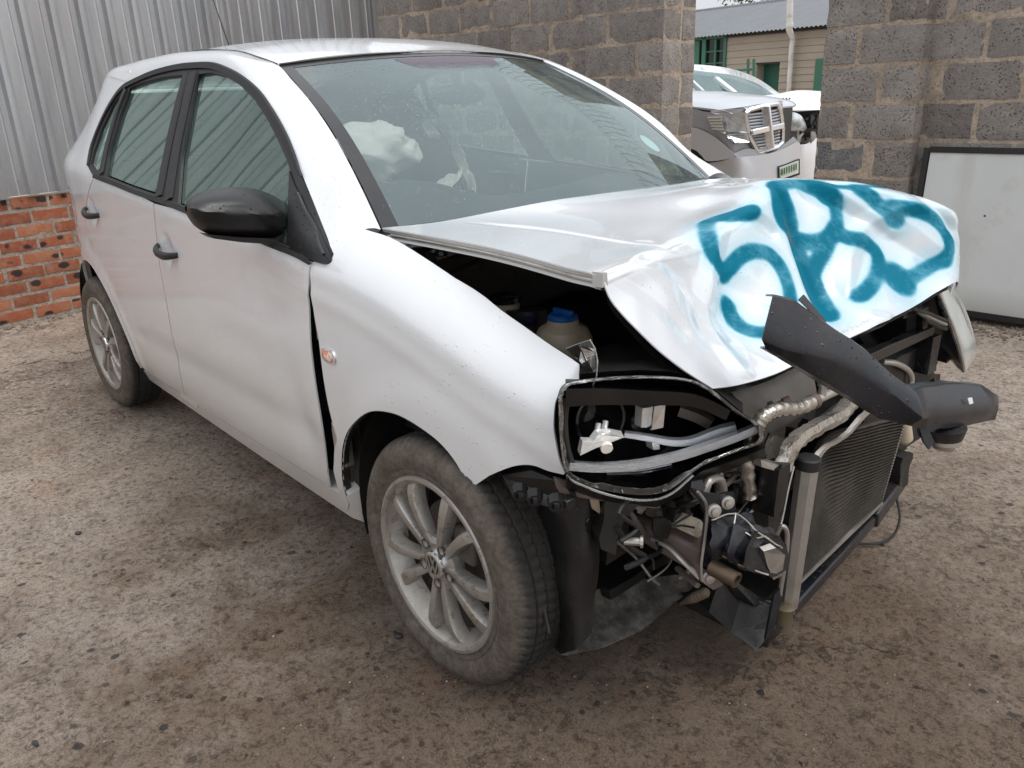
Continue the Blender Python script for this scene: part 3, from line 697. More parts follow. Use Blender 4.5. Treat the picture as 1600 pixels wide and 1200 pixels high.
# front wing (right one keeps its shape, the door gap has opened)
fe_rear = sxz([(487, 410), (491, 490), (498, 530), (505, 590), (514, 642), (526, 688)])
fe_tail = sxz([(522, 700), (521, 735), (534, 778), (543, 798)])
fe_arch = sxz([(545, 786), (535, 747), (535, 705), (542, 677), (558, 656), (579, 643), (610, 645), (640, 658), (680, 685), (708, 715), (728, 748), (736, 763)])
fe_low = sxz([(765, 743), (800, 729), (830, 727), (855, 736), (880, 742), (882, 740), (870, 700), (866, 650), (871, 622), (888, 603), (925, 589)])
fe_top = sxz([(905, 567), (850, 531), (800, 496), (740, 452), (660, 400), (610, 371)])
fe_pil = sxz([(566, 357), (545, 358), (530, 366), (521, 385), (519, 404)])
fender = sm(fe_rear) + fe_tail + sm(fe_arch) + sm(fe_low[:5]) + sm(fe_low[5:]) + sm([fe_low[-1]] + fe_top + [fe_pil[0]])[1:-1] + sm(fe_pil)
def fe_dent(x, z): return .004*noise.noise(Vector((x*7, z*7, 3)))*sst(-.3, .2, x) + .004*noise.noise(Vector((x*3, z*3, 8)))
flank('front_wing', fender, M['paint'], left=False, h=.016, th=.004, dent=fe_dent)
fl = [(-.44, .90)] + [(-.44, .60), (-.46, .34), (-.40, .25)] + R2(0, .30, .365, 170, 30, 16) + [(.38, .50), (.40, .62), (.43, .72), (.40, .77), (.2, .84), (0, .90), (-.28, .955), (-.40, .945)]
vs, fs = sheet(fl, lambda x, z: LS(x, z) - Vector((0, .05*sst(-.1, .4, x), 0)), .03); o = obj('front_wing', vs, fs, M['paint'], car); solid(o, .004, 0)
# fold of the arch lips (inner return flange) and dark wheel houses
for cx, sy in ((-2.465, -1), (-2.465, 1), (0, 1)):
    a = R2(cx, .30, .366, 186, -6, 30); MB().grid([[Vector((x, sy*(ys(x, z)+.001), z)) for x, z in a], [Vector((cx+(x-cx)*1.0, sy*(ys(x, z)-.03), .30+(z-.30)*1.0)) for x, z in a]]).build('arch_lip', M['paint_in'], car, fix=False)
lip = [RS(x, z, .001) for x, z in cr1([Vector((a, b, 0)) for a, b in fe_arch], 3) for x, z in [(x, z)]] if False else [RS(p.x, p.y, .001) for p in cr1([Vector((a, b, 0)) for a, b in fe_arch], 3)]
MB().grid([lip, [p + Vector((0, .022, .0)) for p in lip]]).build('arch_lip', M['dirtyblack'], car, fix=False)
for cx in (-2.465, 0):
    for sy in (-1, 1):
        r1 = []; r2 = []
        for i in range(25):
            a = radians(195 - 210*i/24)
            if cx == 0 and i > 15 and sy < 0: break
            x, z = cx + .385*cos(a), .30 + .385*sin(a)
            r1.append(Vector((x, sy*.79, z))); r2.append(Vector((x, sy*.52, z)))
        MB().grid([r1, r2]).build('wheel_house', M['dirtyblack'], car, fix=False)
        back = [Vector((cx + .385*cos(radians(195-(210 if cx or sy > 0 else 150)*i/24)), sy*.52, .30+.385*sin(radians(195-(210 if cx or sy > 0 else 150)*i/24)))) for i in range(25)]
        MB().poly(back, (0, -sy*.01, 0)).build('wheel_house', M['dirtyblack'], car)
# floor, firewall, inner posts: what closes the car to daylight
fb = MB().box((-3.0, -.70, .19), (-.36, .70, .215)).box((-.40, -.70, .20), (-.37, .70, .90))
fb.box((-3.02, -.52, .20), (-3.0, .52, .90)); fb.build('floor_pan', M['dirtyblack'], car)
for sy in (-1, 1): MB().box((-.47, sy*.735-.03, .22), (-.395, sy*.735+.03, .90)).build('hinge_post', M['dirtyblack'], car)
MB().box((-1.66, -.79, .25), (-1.50, -.73, .93)).build('centre_post', M['paint_in'], car)
MB().box((-1.66, .73, .25), (-1.50, .79, .93)).build('centre_post', M['paint_in'], car)
# door-gap ironmongery
p = side(489, 500); MB().box((p.x-.02, p.y+.015, p.z-.06), (p.x+.03, p.y+.035, p.z+.05)).crush(.003, 30).build('door_hinge', M['alu'], car, bevel=.004)
p = side(520, 700); MB().box((p.x-.02, p.y+.012, p.z-.05), (p.x+.035, p.y+.04, p.z+.05)).crush(.003, 30).build('door_hinge', M['bolt'], car, bevel=.004)
p = side(516, 655); MB().disc((p.x, p.y+.02, p.z-.02), (0, -1, 0), .012, .012, 12).build('bolt', M['alu'], car)
# flank details: handles, repeater, fuel flap
def handle(px, py, tilt, left=True):
    c = side(px, py)
    for sy in (-1, 1):
        y0 = sy*abs(c.y)
        h = MB()
        rows = []
        for i in range(13):
            a = -1 + 2*i/12; x = c.x + a*.083; zz = c.z - a*.006*tilt - .010*(1-a*a); out = .024*(1-abs(a)**3) + .004
            rr_ = .0135*(1 - .25*a*a) if abs(a) < .99 else .009
            rows.append([Vector((x, y0 + sy*out + sy*rr_*.8*cos(t_*pi/5), zz + rr_*sin(t_*pi/5))) for t_ in range(10)])
        h.grid(rows, True); h.f.append(list(range(10))); h.f.append([120+k for k in range(10)])
        parent = (f_door if px > 200 else r_door)[0 if sy < 0 else 1]
        h.build('handle', M['trim'], parent, angle=60)
handle(263, 391, 1); handle(146, 331, 1)
c = side(515, 556)
def pill(cx, cz, rx, rz, o, n=24, pw=3.2): return [RS(cx + rx*math.copysign(abs(cos(a))**(2/pw), cos(a)), cz + rz*math.copysign(abs(sin(a))**(2/pw), sin(a)), o) for a in [2*pi*i/n for i in range(n)]]
b = MB().grid([pill(c.x, c.z, .031, .0185, .0), pill(c.x, c.z, .030, .0175, .005), pill(c.x, c.z, .026, .0145, .006)], True); b.f.append([48+k for k in range(24)])
lamp = b.build('side_repeater', M['chrome'], car, angle=30)
t = NT('amber_lens'); cc = t.ramp(t.noise(55, 3), [(.4, (.75, .70, .66)), (.56, (.75, .16, .04))]); M['amber'] = t.done(t.bsdf(cc, .15, 0, None, .6, .6))
b = MB().grid([pill(c.x, c.z, .025, .0135, .0062), pill(c.x, c.z, .018, .009, .0105)], True); b.f.append([24+k for k in range(24)]); b.build('lens', M['amber'], lamp, angle=60)
M['seam'] = mk_plastic('panel_gap', .10, .7, .3, wet=False)
fc = side(114, 323)
ring = MB().tube([RS(fc.x + .075*cos(a), fc.z + .085*sin(a), .0) for a in [2*pi*i/40 for i in range(41)]], .0011, 6, cap=False)
ring.build('fuel_flap', M['seam'], car)

# ------------------------------------------------------------------ side glass, black frames
o1 = sxz([(204, 128), (225, 119), (262, 107), (300, 101), (325, 101), (345, 106), (372, 119), (400, 141), (420, 167), (440, 200), (460, 243), (480, 290), (500, 340), (516, 382), (522, 396)])
o2 = sxz([(519, 406), (508, 411), (490, 405), (462, 396), (420, 380), (350, 351), (300, 333), (262, 318), (215, 303), (180, 288), (148, 277)])
outer = sm(win_back[1:-1] + o1) + sm(o2)
g1 = sxz([(279, 318), (284, 250), (300, 165), (311, 116), (330, 113), (350, 118), (375, 132), (398, 155), (418, 185), (436, 220), (450, 252), (455, 268), (451, 320), (449, 384), (420, 374), (350, 345), (310, 329)])
g2 = sxz([(165, 274), (172, 235), (188, 180), (204, 137), (225, 128), (255, 120), (289, 116), (278, 165), (262, 230), (247, 304), (205, 290)])
g3 = sxz([(143, 256), (147, 238), (160, 200), (178, 162), (195, 141), (196, 146), (180, 185), (166, 225), (156, 268), (148, 263)])
frame = flank('window_frame', outer, M['trim'], off=.002, th=.010, holes=(g1, g2, g3), h=.03)
for nm, g0 in (('front_window', g1), ('rear_window', g2), ('quarter_window', g3)):
    g0 = g0; vs, fs = sheet(g0, lambda x, z: RS(x, z, -.010), .05)
    for sy in (1, -1):
        o = obj(nm, [Vector((v[0], v[1]*sy, v[2])) for v in vs], fs, M['glass'], car, True, 60)
# raised strips: rubber lip along the glass top, two halves of the middle post
def strip(pts, w, o, mat, name, parent=car, hh=.006, taper=False):
    P_ = [Vector((a, b, 0)) for a, b in sxz(pts)]; P_ = cr1(P_, 4); rows = []
    for i, p in enumerate(P_):
        d = (P_[min(i+1, len(P_)-1)] - P_[max(i-1, 0)]).normalized(); n = Vector((-d.y, d.x, 0)); f_e = i/(len(P_)-1); w_ = w*(.25 + .75*min(1, f_e/.06, (1-f_e)/.10)) if taper else w
        rows.append([RS(p.x+n.x*w_*a, p.y+n.y*w_*a, o+b) for a, b in ((-.5, 0), (-.42, hh), (.42, hh), (.5, 0))])
    return [MB().grid([[Vector((v.x, v.y*sy, v.z)) for v in r] for r in rows]).build(name, mat, parent, angle=30) for sy in (1, -1)]
strip([(265, 312), (278, 230), (293, 160), (304, 112)], .050, .003, M['trim'], 'post_cover')
strip([(250, 306), (266, 225), (281, 160), (294, 113)], .042, .003, M['trim'], 'post_cover')
strip([(160, 271), (168, 232), (183, 178), (199, 138)], .030, .003, M['trim'], 'post_cover')
strip([(139, 258), (146, 225), (163, 183), (180, 153), (192, 138), (206, 129), (240, 114), (275, 105), (305, 102), (330, 102), (350, 108), (375, 121), (402, 143), (422, 170), (442, 204), (462, 247), (474, 275)], .020, .003, M['rubber'], 'rain_channel', taper=True)
strip([(148, 274), (180, 286), (215, 300), (262, 316), (300, 331), (350, 349), (420, 378), (455, 391)], .018, .002, M['rubber'], 'waist_rubber')

# ------------------------------------------------------------------ roof, pillars, windscreen
HB, HT = Vector((-.374, .654, .975)), Vector((-1.050, .530, 1.372))       # lower and upper corner of the screen (left)
def scr(u, v):               # u across -1..1, v up 0..1
    v_ = v; a = HB.lerp(HT, v_); y = a.y*u; bow = 1-u*u
    x = a.x + bow*(.17*(1-v_) + .085*v_); z = a.z + bow*(.012*(1-v_) + .030*v_) + .035*sin(pi*v_)*.9
    x += .028*sin(pi*v_)
    return Vector((x, y, z))
def screen_part(name, us, vs_, mat, parent=car, off=0, n=28):
    U = [us[0]+(us[1]-us[0])*i/n for i in range(n+1)]; V = [vs_[0]+(vs_[1]-vs_[0])*k/n for k in range(n+1)]
    rows = [[scr(u, v) + Vector((.5, 0, .86))*off for u in U] for v in V]
    return MB().grid(rows).build(name, mat, parent, fix=False, angle=70)
ws = screen_part('windscreen', (-1, 1), (0, 1), M['screen'])
M['frit'] = mk_plastic('screen_border', .03, .22, .1, wet=True)
for us, vv in (((-1, -.945), (0, 1)), ((.955, 1), (0, 1)), ((-.945, .955), (.965, 1)), ((-.945, .955), (0, .012))):
    screen_part('border_print', us, vv, M['frit'], ws, .0012, 24)
# dotted sun band, mirror mount
t = NT('sunband'); gx_, gy_, gz_ = t.xyz('Generated')
tr = t.n('ShaderNodeBsdfTransparent'); df = t.n('ShaderNodeBsdfDiffuse'); df.inputs[0].default_value = (.20, .17, .20, 1); ms = t.n('ShaderNodeMixShader')
t.l(t.math('MULTIPLY', t.ramp(t.math('ADD', gz_, t.math('MULTIPLY', t.noise(30, 3), .5)), [(.25, 0.), (.9, .8)]), 1.0), ms.inputs[0]); t.l(tr.outputs[0], ms.inputs[1]); t.l(df.outputs[0], ms.inputs[2]); M['band'] = t.done(ms.outputs[0])
rows = []
for k in range(9):
    v = .955 - .12*k/8; half = .36*(1-(k/8)**1.6*.25); rows.append([scr(-.02+half*(-1+2*i/20), v) + Vector((.0005, 0, .0009)) for i in range(21)])
MB().grid(rows).build('sun_band', M['band'], ws, fix=False)
# roof edge line on the right: along the screen, then back along the drip seam
def edge(t_):                # 0..1 up the screen side, 1..2 along the roof
    if t_ <= 1: p = scr(-1, t_); return p + Vector((-.004, -.004, .004))
    k = t_-1; x = -1.056 - k*1.70
    return Vector((x, -interp([(-3.0, .44), (-2.6, .485), (-1.6, .53), (-1.05, .534)], x), interp([(-2.92, 1.300), (-2.75, 1.345), (-2.5, 1.392), (-2.2, 1.428), (-1.9, 1.444), (-1.6, 1.446), (-1.3, 1.425), (-1.056, 1.378)], x)))
def roofz(x): return smooth_interp([(-3.02, 1.315), (-2.9, 1.345), (-2.75, 1.378), (-2.5, 1.425), (-2.2, 1.462), (-1.9, 1.480), (-1.6, 1.483), (-1.3, 1.463), (-1.1, 1.432), (-.96, 1.400)], x, .06)
# side rail loft: from the window frame up to that edge
fr = [(p[0], p[1]) for p in sxz([(519, 404), (516, 382), (500, 340), (480, 290), (460, 243), (440, 200), (420, 167), (400, 141), (372, 119), (345, 106), (325, 101), (300, 101), (262, 107), (225, 119), (204, 128)])]
pil0 = sxz([(519, 404)])[0]
edge_t = [0, .06, .17, .32, .46, .60, .73, .86, 1.0, 1.06, 1.15, 1.26, 1.41, 1.55, 1.65]
extra = [((-2.3, 1.388), 1.74), ((-2.5, 1.366), 1.84), ((-2.66, 1.338), 1.92), ((-2.80, 1.275), 2.0)]
fr = fr + [e[0] for e in extra]; edge_t = edge_t + [e[1] for e in extra]
rails = []
for (x, z), tt in zip(fr, edge_t):
    a = RS(x, z, .001); b = edge(tt); s1 = (RS(x, z) - RS(x, z-.03)).normalized(); L = (b-a).length
    if tt < 1: m1 = a + s1*L*.30 + (b-a)*.12; m2 = b + Vector((.10, -.75, .35)).normalized()*L*.33
    else: m1 = a + s1*L*.45; m2 = b + Vector((0, -.95, .02)).normalized()*L*.42
    rails.append([ (a*(1-k)**3 + m1*3*k*(1-k)**2 + m2*3*k*k*(1-k) + b*k**3) for k in [i/8 for i in range(9)]])
cols = [cr1(c, 4) for c in zip(*rails)]; rows = [list(r) for r in zip(*cols)]
for sy in (1, -1):
    o = MB().grid([[Vector((v.x, v.y*sy, v.z)) for v in r] for r in rows]).build('roof_rail', M['paint'], car, fix=False, angle=80)
    n = sum(p.normal.z for p in o.data.polygons)
    if n < 0: flip(o)
    solid(o, .02, -1)
# roof skin
rows = []
for i in range(41):
    k = i/40; r = []
    for j in range(31):
        u = -1+2*j/30; xe = edge(1 + k).x; xc = -.963 - k*1.86; x = xe + (xc-xe)*(1-u*u); ee = edge(1+k)
        ye = ee.y; zc = roofz(x); z = ee.z + .004*(1-abs(u)) + (zc-ee.z)*(1-abs(u)**2.4)
        r.append(Vector((x, -ye*u*1.0, z)))
    rows.append(r)
roof = MB().grid(rows).build('roof', M['paint'], car, fix=False, angle=80)
if sum(p.normal.z for p in roof.data.polygons) < 0: flip(roof)
solid(roof, .015, -1)
for sy in (-1, 1):
    MB().tube([Vector((edge(1+k/24).x, sy*abs(edge(1+k/24).y), edge(1+k/24).z + .0015)) for k in range(25)], .0028, 6).build('roof_seam', M['seam'], car)
MB().tube([Vector((-.967 -.083*(u*u) , u*.53, scr(u, 1).z+.004)) for u in [-1+2*i/24 for i in range(25)]], .004, 6).build('screen_seal', M['rubber'], car)
# hatch and rear closing panel (seen only from aside)
rows = []
for (x, z, y) in ((-2.80, 1.335, .42), (-2.90, 1.24, .46), (-2.98, 1.05, .55), (-3.07, .9, .56), (-3.10, .6, .56), (-3.08, .3, .56)):
    rows.append([Vector((x - .03*(1-(u*u)), y*u, z)) for u in [-1+2*i/16 for i in range(17)]])
tg = MB().grid(rows).build('tailgate', M['paint'], car, fix=False, angle=80); solid(tg, .02, 0)
# aerial
ab = onx(368, 74, -2.66); ab = Vector((-2.66, ab.y, roofz(-2.66)-.004)); ap = onx(333, 0, ab.x-.16)
MB().tube([ab, ab + (ap-ab)*.12, ap + (ap-ab)*.25], [.007, .004, .0018], 8).build('aerial', M['rubber'], car)
MB().lathe(ab, (0, 0, 1), [(-.01, .022), (.008, .018), (.018, .008)], 14).build('aerial_base', M['rubber'], car)

# ------------------------------------------------------------------ door mirror
def mirror():
    prof = [(292,320,324,332),(296,310,325,343),(305,304,327,354),(322,298,330,364),(345,294,333,369),(375,292,335,372),(402,296,335,374),(424,304,334,375),(441,314,333,374),(450,323,333,370),(454,331,335,362)]
    rows = []
    for i, (px, a, c_, b_) in enumerate(prof):
        k = sin(pi*min(1, max(0, (i+.15)/10.3)))**.45; r = []
        for f in range(17):
            g_ = f/16; py = a + (b_-a)*g_; cc = (c_-a)/(b_-a); bul = .075*k*(1-abs(2*g_-1)**2.6) + (.008*k*math.exp(-((g_-cc)/.06)**2))
            r.append(onx(px, py, -.665 + bul))
        mid = onx(px, (a+b_)/2, -.70)
        for f in range(1, 8):
            g_ = 1-f/8; p = onx(px, a + (b_-a)*(.08+.84*g_), -.675); r.append(p + Vector((-.05*k*sin(pi*g_)**.5, 0, 0)))
        rows.append(r + [r[0]])
    m = MB().grid(cr2(rows, 3, 1)); mo = m.build('wing_mirror', M['trim'], car, angle=50)
    am = MB().poly([onx(*q) for q in ((322,366,-.64),(375,371,-.625),(430,373,-.615),(452,360,-.615),(482,357,-.60),(484,392,-.60),(455,383,-.61),(380,379,-.63),(335,373,-.64))], (-.045, 0, 0)); am.build('arm', M['trim'], mo, angle=30)
    return mo
mirror()

# black corner piece that carries the mirror
tri = sm(sxz([(455, 266), (468, 298), (484, 328), (499, 352), (513, 383), (520, 398), (519, 407), (510, 411), (496, 408), (470, 398), (451, 386)]), 3)
flank('mirror_corner', tri, M['trim'], off=.006, th=.012, h=.02)
strip([(470, 300), (486, 335), (500, 365), (511, 396)], .004, .007, M['trim'], 'corner_rib')
p0 = side(445, 381); p1 = side(492, 410)
flank('mirror_flap', sxz([(443, 382), (480, 397), (492, 409), (488, 412), (470, 402), (444, 391)]), M['rubber'], off=.012, th=.004, h=.02, left=False)
# ------------------------------------------------------------------ bonnet: buckled into a roof shape
def hp(px, py, v, ax=1): return on(px, py, ax, v)
net = [
 [hp(597,356,-.29,0), hp(755,384,-.71), hp(880,416,-.71), hp(935,433,-.705), hp(962,478,-.69), hp(1040,556,-.63), hp(1115,607,-.55)],
 [hp(690,346,-.25,0), hp(830,362,-.52), hp(950,388,-.50), hp(1018,400,-.50), hp(1040,440,-.50), hp(1085,530,-.49), hp(1160,600,-.46)],
 [hp(790,327,-.225,0), hp(900,342,-.31), hp(1010,362,-.28), hp(1085,380,-.27), hp(1110,430,-.27), hp(1150,510,-.29), hp(1215,582,-.33)],
 [hp(865,313,-.22,0), hp(970,322,-.12), hp(1080,332,-.06), hp(1165,325,-.05), hp(1190,380,-.05), hp(1230,470,-.09), hp(1275,553,-.20)],
 [hp(930,304,-.225,0), hp(1010,303,.05), hp(1110,300,.08), hp(1203,290,.08), hp(1240,365,.08), hp(1287,470,.05), hp(1318,532,-.08)],
 [hp(985,296,-.245,0), hp(1050,294,.19), hp(1150,286,.2), hp(1250,284,.2), hp(1300,350,.2), hp(1350,440,.18), hp(1370,508,.07)],
 [hp(1045,288,-.28,0), hp(1110,285,.40), hp(1220,279,.4), hp(1370,293,.4), hp(1400,345,.4), hp(1420,420,.38), hp(1425,480,.27)],
 [hp(1095,281,-.33,0), hp(1150,278,.60), hp(1290,283,.6), hp(1465,318,.6), hp(1490,360,.6), hp(1495,405,.58), hp(1492,441,.5)]]
last = [p + Vector((-.012, .045, -.03))*(.25 if i < 2 else 1) for i, p in enumerate(net[-1])]; net.append(last)
HN, HM_ = 30, 30
hrows = cr2(net, HN, HM_)                       # [across][fore-aft]
# which parameter is what: a = across 0..8, b = rear edge 0 .. lip 6
def hdisp(a, b, p):
    d = 0
    d += .006*noise.noise(p*6 + Vector((3, 0, 0)))*sst(1.5, 3.5, b) + .0025*noise.noise(p*15)*sst(3, 4.5, b)
    # deep crease through the middle of the front
    cw = abs(a - (3.95 + .10*sin(b*2.3))); d -= .016*math.exp(-(cw/.13)**2)*sst(2.7, 3.3, b)*sst(6.2, 5.0, b)
    # dents of the front face
    d -= .020*math.exp(-(((a-1.9)/.8)**2 + ((b-4.9)/.55)**2)) + .012*math.exp(-(((a-3.1)/.4)**2 + ((b-4.6)/.6)**2))
    d -= .020*math.exp(-(((a-5.3)/.55)**2 + ((b-4.6)/.5)**2)) - .010*math.exp(-(((a-6.2)/.25)**2 + ((b-4.2)/.8)**2))
    # pressed swage lines of the top
    k = 1.05 + .16*b; d -= .0035*math.exp(-((a-k)/.05)**2)*sst(.2, .8, b)*sst(3.2, 2.6, b)
    for (a0, b0, a1, b1, dp, wd) in ((1.0,3.05,2.3,5.5,-.012,.55), (2.3,3.2,1.3,5.7,.011,.4), (5.0,3.3,6.4,4.9,-.016,.6), (6.3,3.5,4.6,4.9,.012,.4), (3.1,5.3,2.2,4.3,-.010,.35), (4.3,5.3,5.3,5.95,.008,.3), (5.2,3.1,5.9,4.2,.010,.3), (.3,3.1,.9,4.8,-.006,.35), (2.6,3.0,3.4,3.9,-.009,.3), (6.6,3.1,7.3,4.6,-.010,.35)):
        ux, uy = a1-a0, b1-b0; L2 = ux*ux+uy*uy; t_ = max(0, min(1, ((a-a0)*ux+(b-b0)*uy)/L2)); q_ = sqrt((a-a0-ux*t_)**2+(b-b0-uy*t_)**2); d += dp*1.1*max(0, 1-q_/(wd*.62))
    d += .004*sst(3.2, 3.05, abs(b-3.1)+2.9)*(.5+noise.noise(Vector((a*2, 0, 0))))
    return d
dirn = Vector((.45, -.12, .88)).normalized()
for i, r in enumerate(hrows):
    for k, p in enumerate(r):
        a = i/HN; b = k/HM_; n = dirn if b < 3 else Vector((.9, -.15, .35)).normalized()
        n = dirn.lerp(n, sst(2.4, 3.6, b)).normalized(); r[k] = p + n*hdisp(a, b, p)
hood = MB().grid(hrows).build('bonnet', M['hood'], car, fix=False, angle=28)
if sum(p.normal.z for p in hood.data.polygons) < 0: flip(hood)
hv = [v.co.copy() for v in hood.data.vertices]; hbv = BVHTree.FromPolygons(hv, [tuple(p.vertices) for p in hood.data.polygons])
def hh(px, py):
    h = hbv.ray_cast(CAM, ray(px, py).normalized()); return h[0]
def cz(*pts): return [(1080 + x/3.334, 260 + y/3.334) for x, y in pts]
strokes = [
 (cz((340,232),(280,238),(200,252),(130,270),(80,296),(85,360),(105,440),(140,510),(172,566)), .011),
 (cz((172,562),(215,510),(265,462),(330,440),(400,455),(455,510),(490,580),(512,650),(515,720),(480,800),(420,860),(330,862),(250,830),(205,770),(182,705)), .010),
 (cz((440,110),(448,180),(465,260),(495,340),(530,410),(560,490),(600,580),(650,660),(700,740),(722,790)), .012),
 (cz((440,105),(500,88),(580,95),(660,112),(720,145),(752,200),(760,270),(745,335),(690,385),(610,395),(550,385)), .011),
 (cz((745,335),(705,420),(660,490),(630,560),(645,640),(690,720)), .011),
 (cz((745,335),(820,372),(900,388),(955,430),(975,500),(962,580),(915,645),(860,685)), .011),
 (cz((860,115),(930,152),(990,215),(1040,265),(1080,285)), .011),
 (cz((1040,205),(1130,215),(1220,242),(1285,292),(1330,355),(1348,425),(1318,490),(1250,520),(1180,560),(1110,600),(1060,620)), .011),
 (cz((1060,560),(1100,590),(1070,620)), .020),
 (cz((560,78),(700,92),(840,108),(1000,112)), .006), (cz((690,150),(700,170)), .010), (cz((430,95),(470,150),(500,230),(520,320)), .010)]
segs = []
for pts, w in strokes:
    P_ = [hh(*q) for q in pts]; P_ = [p for p in P_ if p is not None]
    if len(P_) < 2: continue
    P_ = cr1(P_, 5)
    for a_, b_ in zip(P_, P_[1:]): segs.append((a_, b_, w))
sp = hood.data.attributes.new('spray', 'FLOAT', 'POINT'); sc2 = hood.data.attributes.new('scuff', 'FLOAT', 'POINT')
import numpy as np
V = np.array([tuple(v) for v in hv]); F = np.zeros(len(V)); H2 = np.zeros(len(V))
for a_, b_, w in segs:
    A_ = np.array(a_); D_ = np.array(b_) - A_; L = max(D_@D_, 1e-9); T = np.clip(((V-A_)@D_)/L, 0, 1)
    w = w*1.42; dd = np.linalg.norm(V - (A_ + T[:, None]*D_), axis=1); core = np.clip(1-(dd-w*.30)/(w*1.75), 0, 1); core = core*core*(3-2*core)
    F = 1-(1-F)*(1-core*.90); H2 = np.maximum(H2, .40*np.exp(-(dd/(w*3.0))**2))
jit = np.array([noise.noise(v*11)*.24 + noise.noise(v*45)*.10 + noise.noise(v*160)*.10 for v in hv])
out = np.clip(np.maximum(F*(1+jit), H2*(1+jit)), 0, 1); sp.data.foreach_set('value', out.astype(np.float32))
S = np.zeros(len(V)); nb = len(hrows[0])
for i in range(len(V)):
    a = (i//nb)/HN; b = (i % nb)/HM_
    S[i] = .95*math.exp(-((a-3.98)/.05)**2)*sst(3.0, 3.2, b)*sst(4.3, 3.9, b) + .35*math.exp(-((b-5.75)/.06)**2)*sst(3.2, 4, a)*sst(5.2, 4.8, a) + .3*math.exp(-((b-3.05)/.02)**2)*sst(2.6, 1.8, a)
sc2.data.foreach_set('value', np.clip(S, 0, 1).astype(np.float32))
solid(hood, .0025, -1)
# folded inner flange of the right edge, and the turned-under lip
e0 = hrows[0][:int(3.02*HM_)]
def shift(L, *d): return [p + Vector(d) for p in L]
MB().grid([e0, shift(e0, 0, .004, -.010), shift(e0, 0, .016, -.013), shift(e0, 0, .018, -.016)]).build('edge_flange', M['paint_in'], hood, fix=False, angle=25)
MB().tube(shift(e0, .0, .010, -.015)[3:], .0045, 6).build('rubber_seal', M['alu'], hood)
MB().grid([shift(e0, 0, .014, -.018), shift(e0, 0, .006, -.027), shift(e0, 0, .030, -.032), shift(e0, -.01, .10, -.045)]).build('inner_frame', M['paint_in'], hood, fix=False, angle=25)
cn = e0[-1]; MB().box(cn-Vector((.012, .002, .020)), cn+Vector((.012, .010, .004))).crush(.004, 60, 4).build('torn_corner', M['paint_in'], hood)
inner = [[p + Vector((-.012, .0, -.022)) for p in r[int(.15*HM_):-1:2]] for r in hrows[4:-HN:4]]
MB().grid(inner).build('inner_panel', M['dirtyblack'], hood, fix=False)
lipr = [[r[-1] for r in hrows[:-HN]], [r[-1] + Vector((-.012, 0, -.006)) for r in hrows[:-HN]], [r[-1] + Vector((-.03, 0, .004)) for r in hrows[:-HN]]]
MB().grid(lipr).build('front_lip', M['paint'], hood, fix=False)

# ------------------------------------------------------------------ wheels
t = NT('muddy_tyre'); x, y, z = t.xyz(); rr_ = t.math('SQRT', t.math('ADD', t.math('MULTIPLY', x, x), t.math('MULTIPLY', z, z)))
n = t.noise(9, 7, .7); mud = t.math('MULTIPLY', t.ramp(t.math('ADD', rr_, t.math('MULTIPLY', t.math('SUBTRACT', n, .5), .05)), [(.20, 1.), (.280, .92), (.300, .45), (.31, .40)]), t.ramp(y, [(.002, 1.), (.022, .18)]))
c = t.mix(mud, (.022, .021, .021), t.ramp(t.noise(16, 7, .75), [(.3, (.075, .062, .050)), (.55, (.135, .112, .092)), (.75, (.21, .18, .15))]))
gr = t.ramp(t.noise(70, 3, .6, t.scaled((1, .3, 1))), [(.4, .35), (.55, 0.)]); c = t.mix(gr, c, (.03, .027, .025))
M['tyre'] = t.done(t.bsdf(c, .82, 0, t.bump(t.math('ADD', t.noise(50, 6, .7), t.math('MULTIPLY', t.noise(180, 3), .4)), .0030, .8), .3))
t = NT('muddy_alloy'); n = t.noise(11, 7, .7); x, y, z = t.xyz(); rr_ = t.math('SQRT', t.math('ADD', t.math('MULTIPLY', x, x), t.math('MULTIPLY', z, z)))
d = t.ramp(t.math('ADD', n, t.math('MULTIPLY', t.math('SUBTRACT', rr_, .1), .8)), [(.40, .35), (.62, .75), (.75, .35)]); d = t.math('MULTIPLY', d, t.ramp(t.noise(4, 4, .6), [(.35, .35), (.6, 1.)]))
d = t.math('MULTIPLY', d, .7); c = t.mix(d, (.47, .465, .45), (.27, .22, .165)); runs = t.ramp(t.noise(26, 5, .75, dist=1.2), [(.56, 0.), (.60, .75), (.64, 0.)]); c = t.mix(runs, c, (.20, .13, .07))
M['alloy'] = t.done(t.bsdf(c, t.math('ADD', .27, t.math('MULTIPLY', d, .4)), t.math('SUBTRACT', .92, t.math('MULTIPLY', d, .8)), t.bump(t.noise(60, 5), .001, .6)))
hub = Vector((0, -.835, .297))
wh = empty('wheel', hub, parent=car); wp = hub
def wpt(r, a, y): return wp + Vector((r*cos(a), y, r*sin(a)))
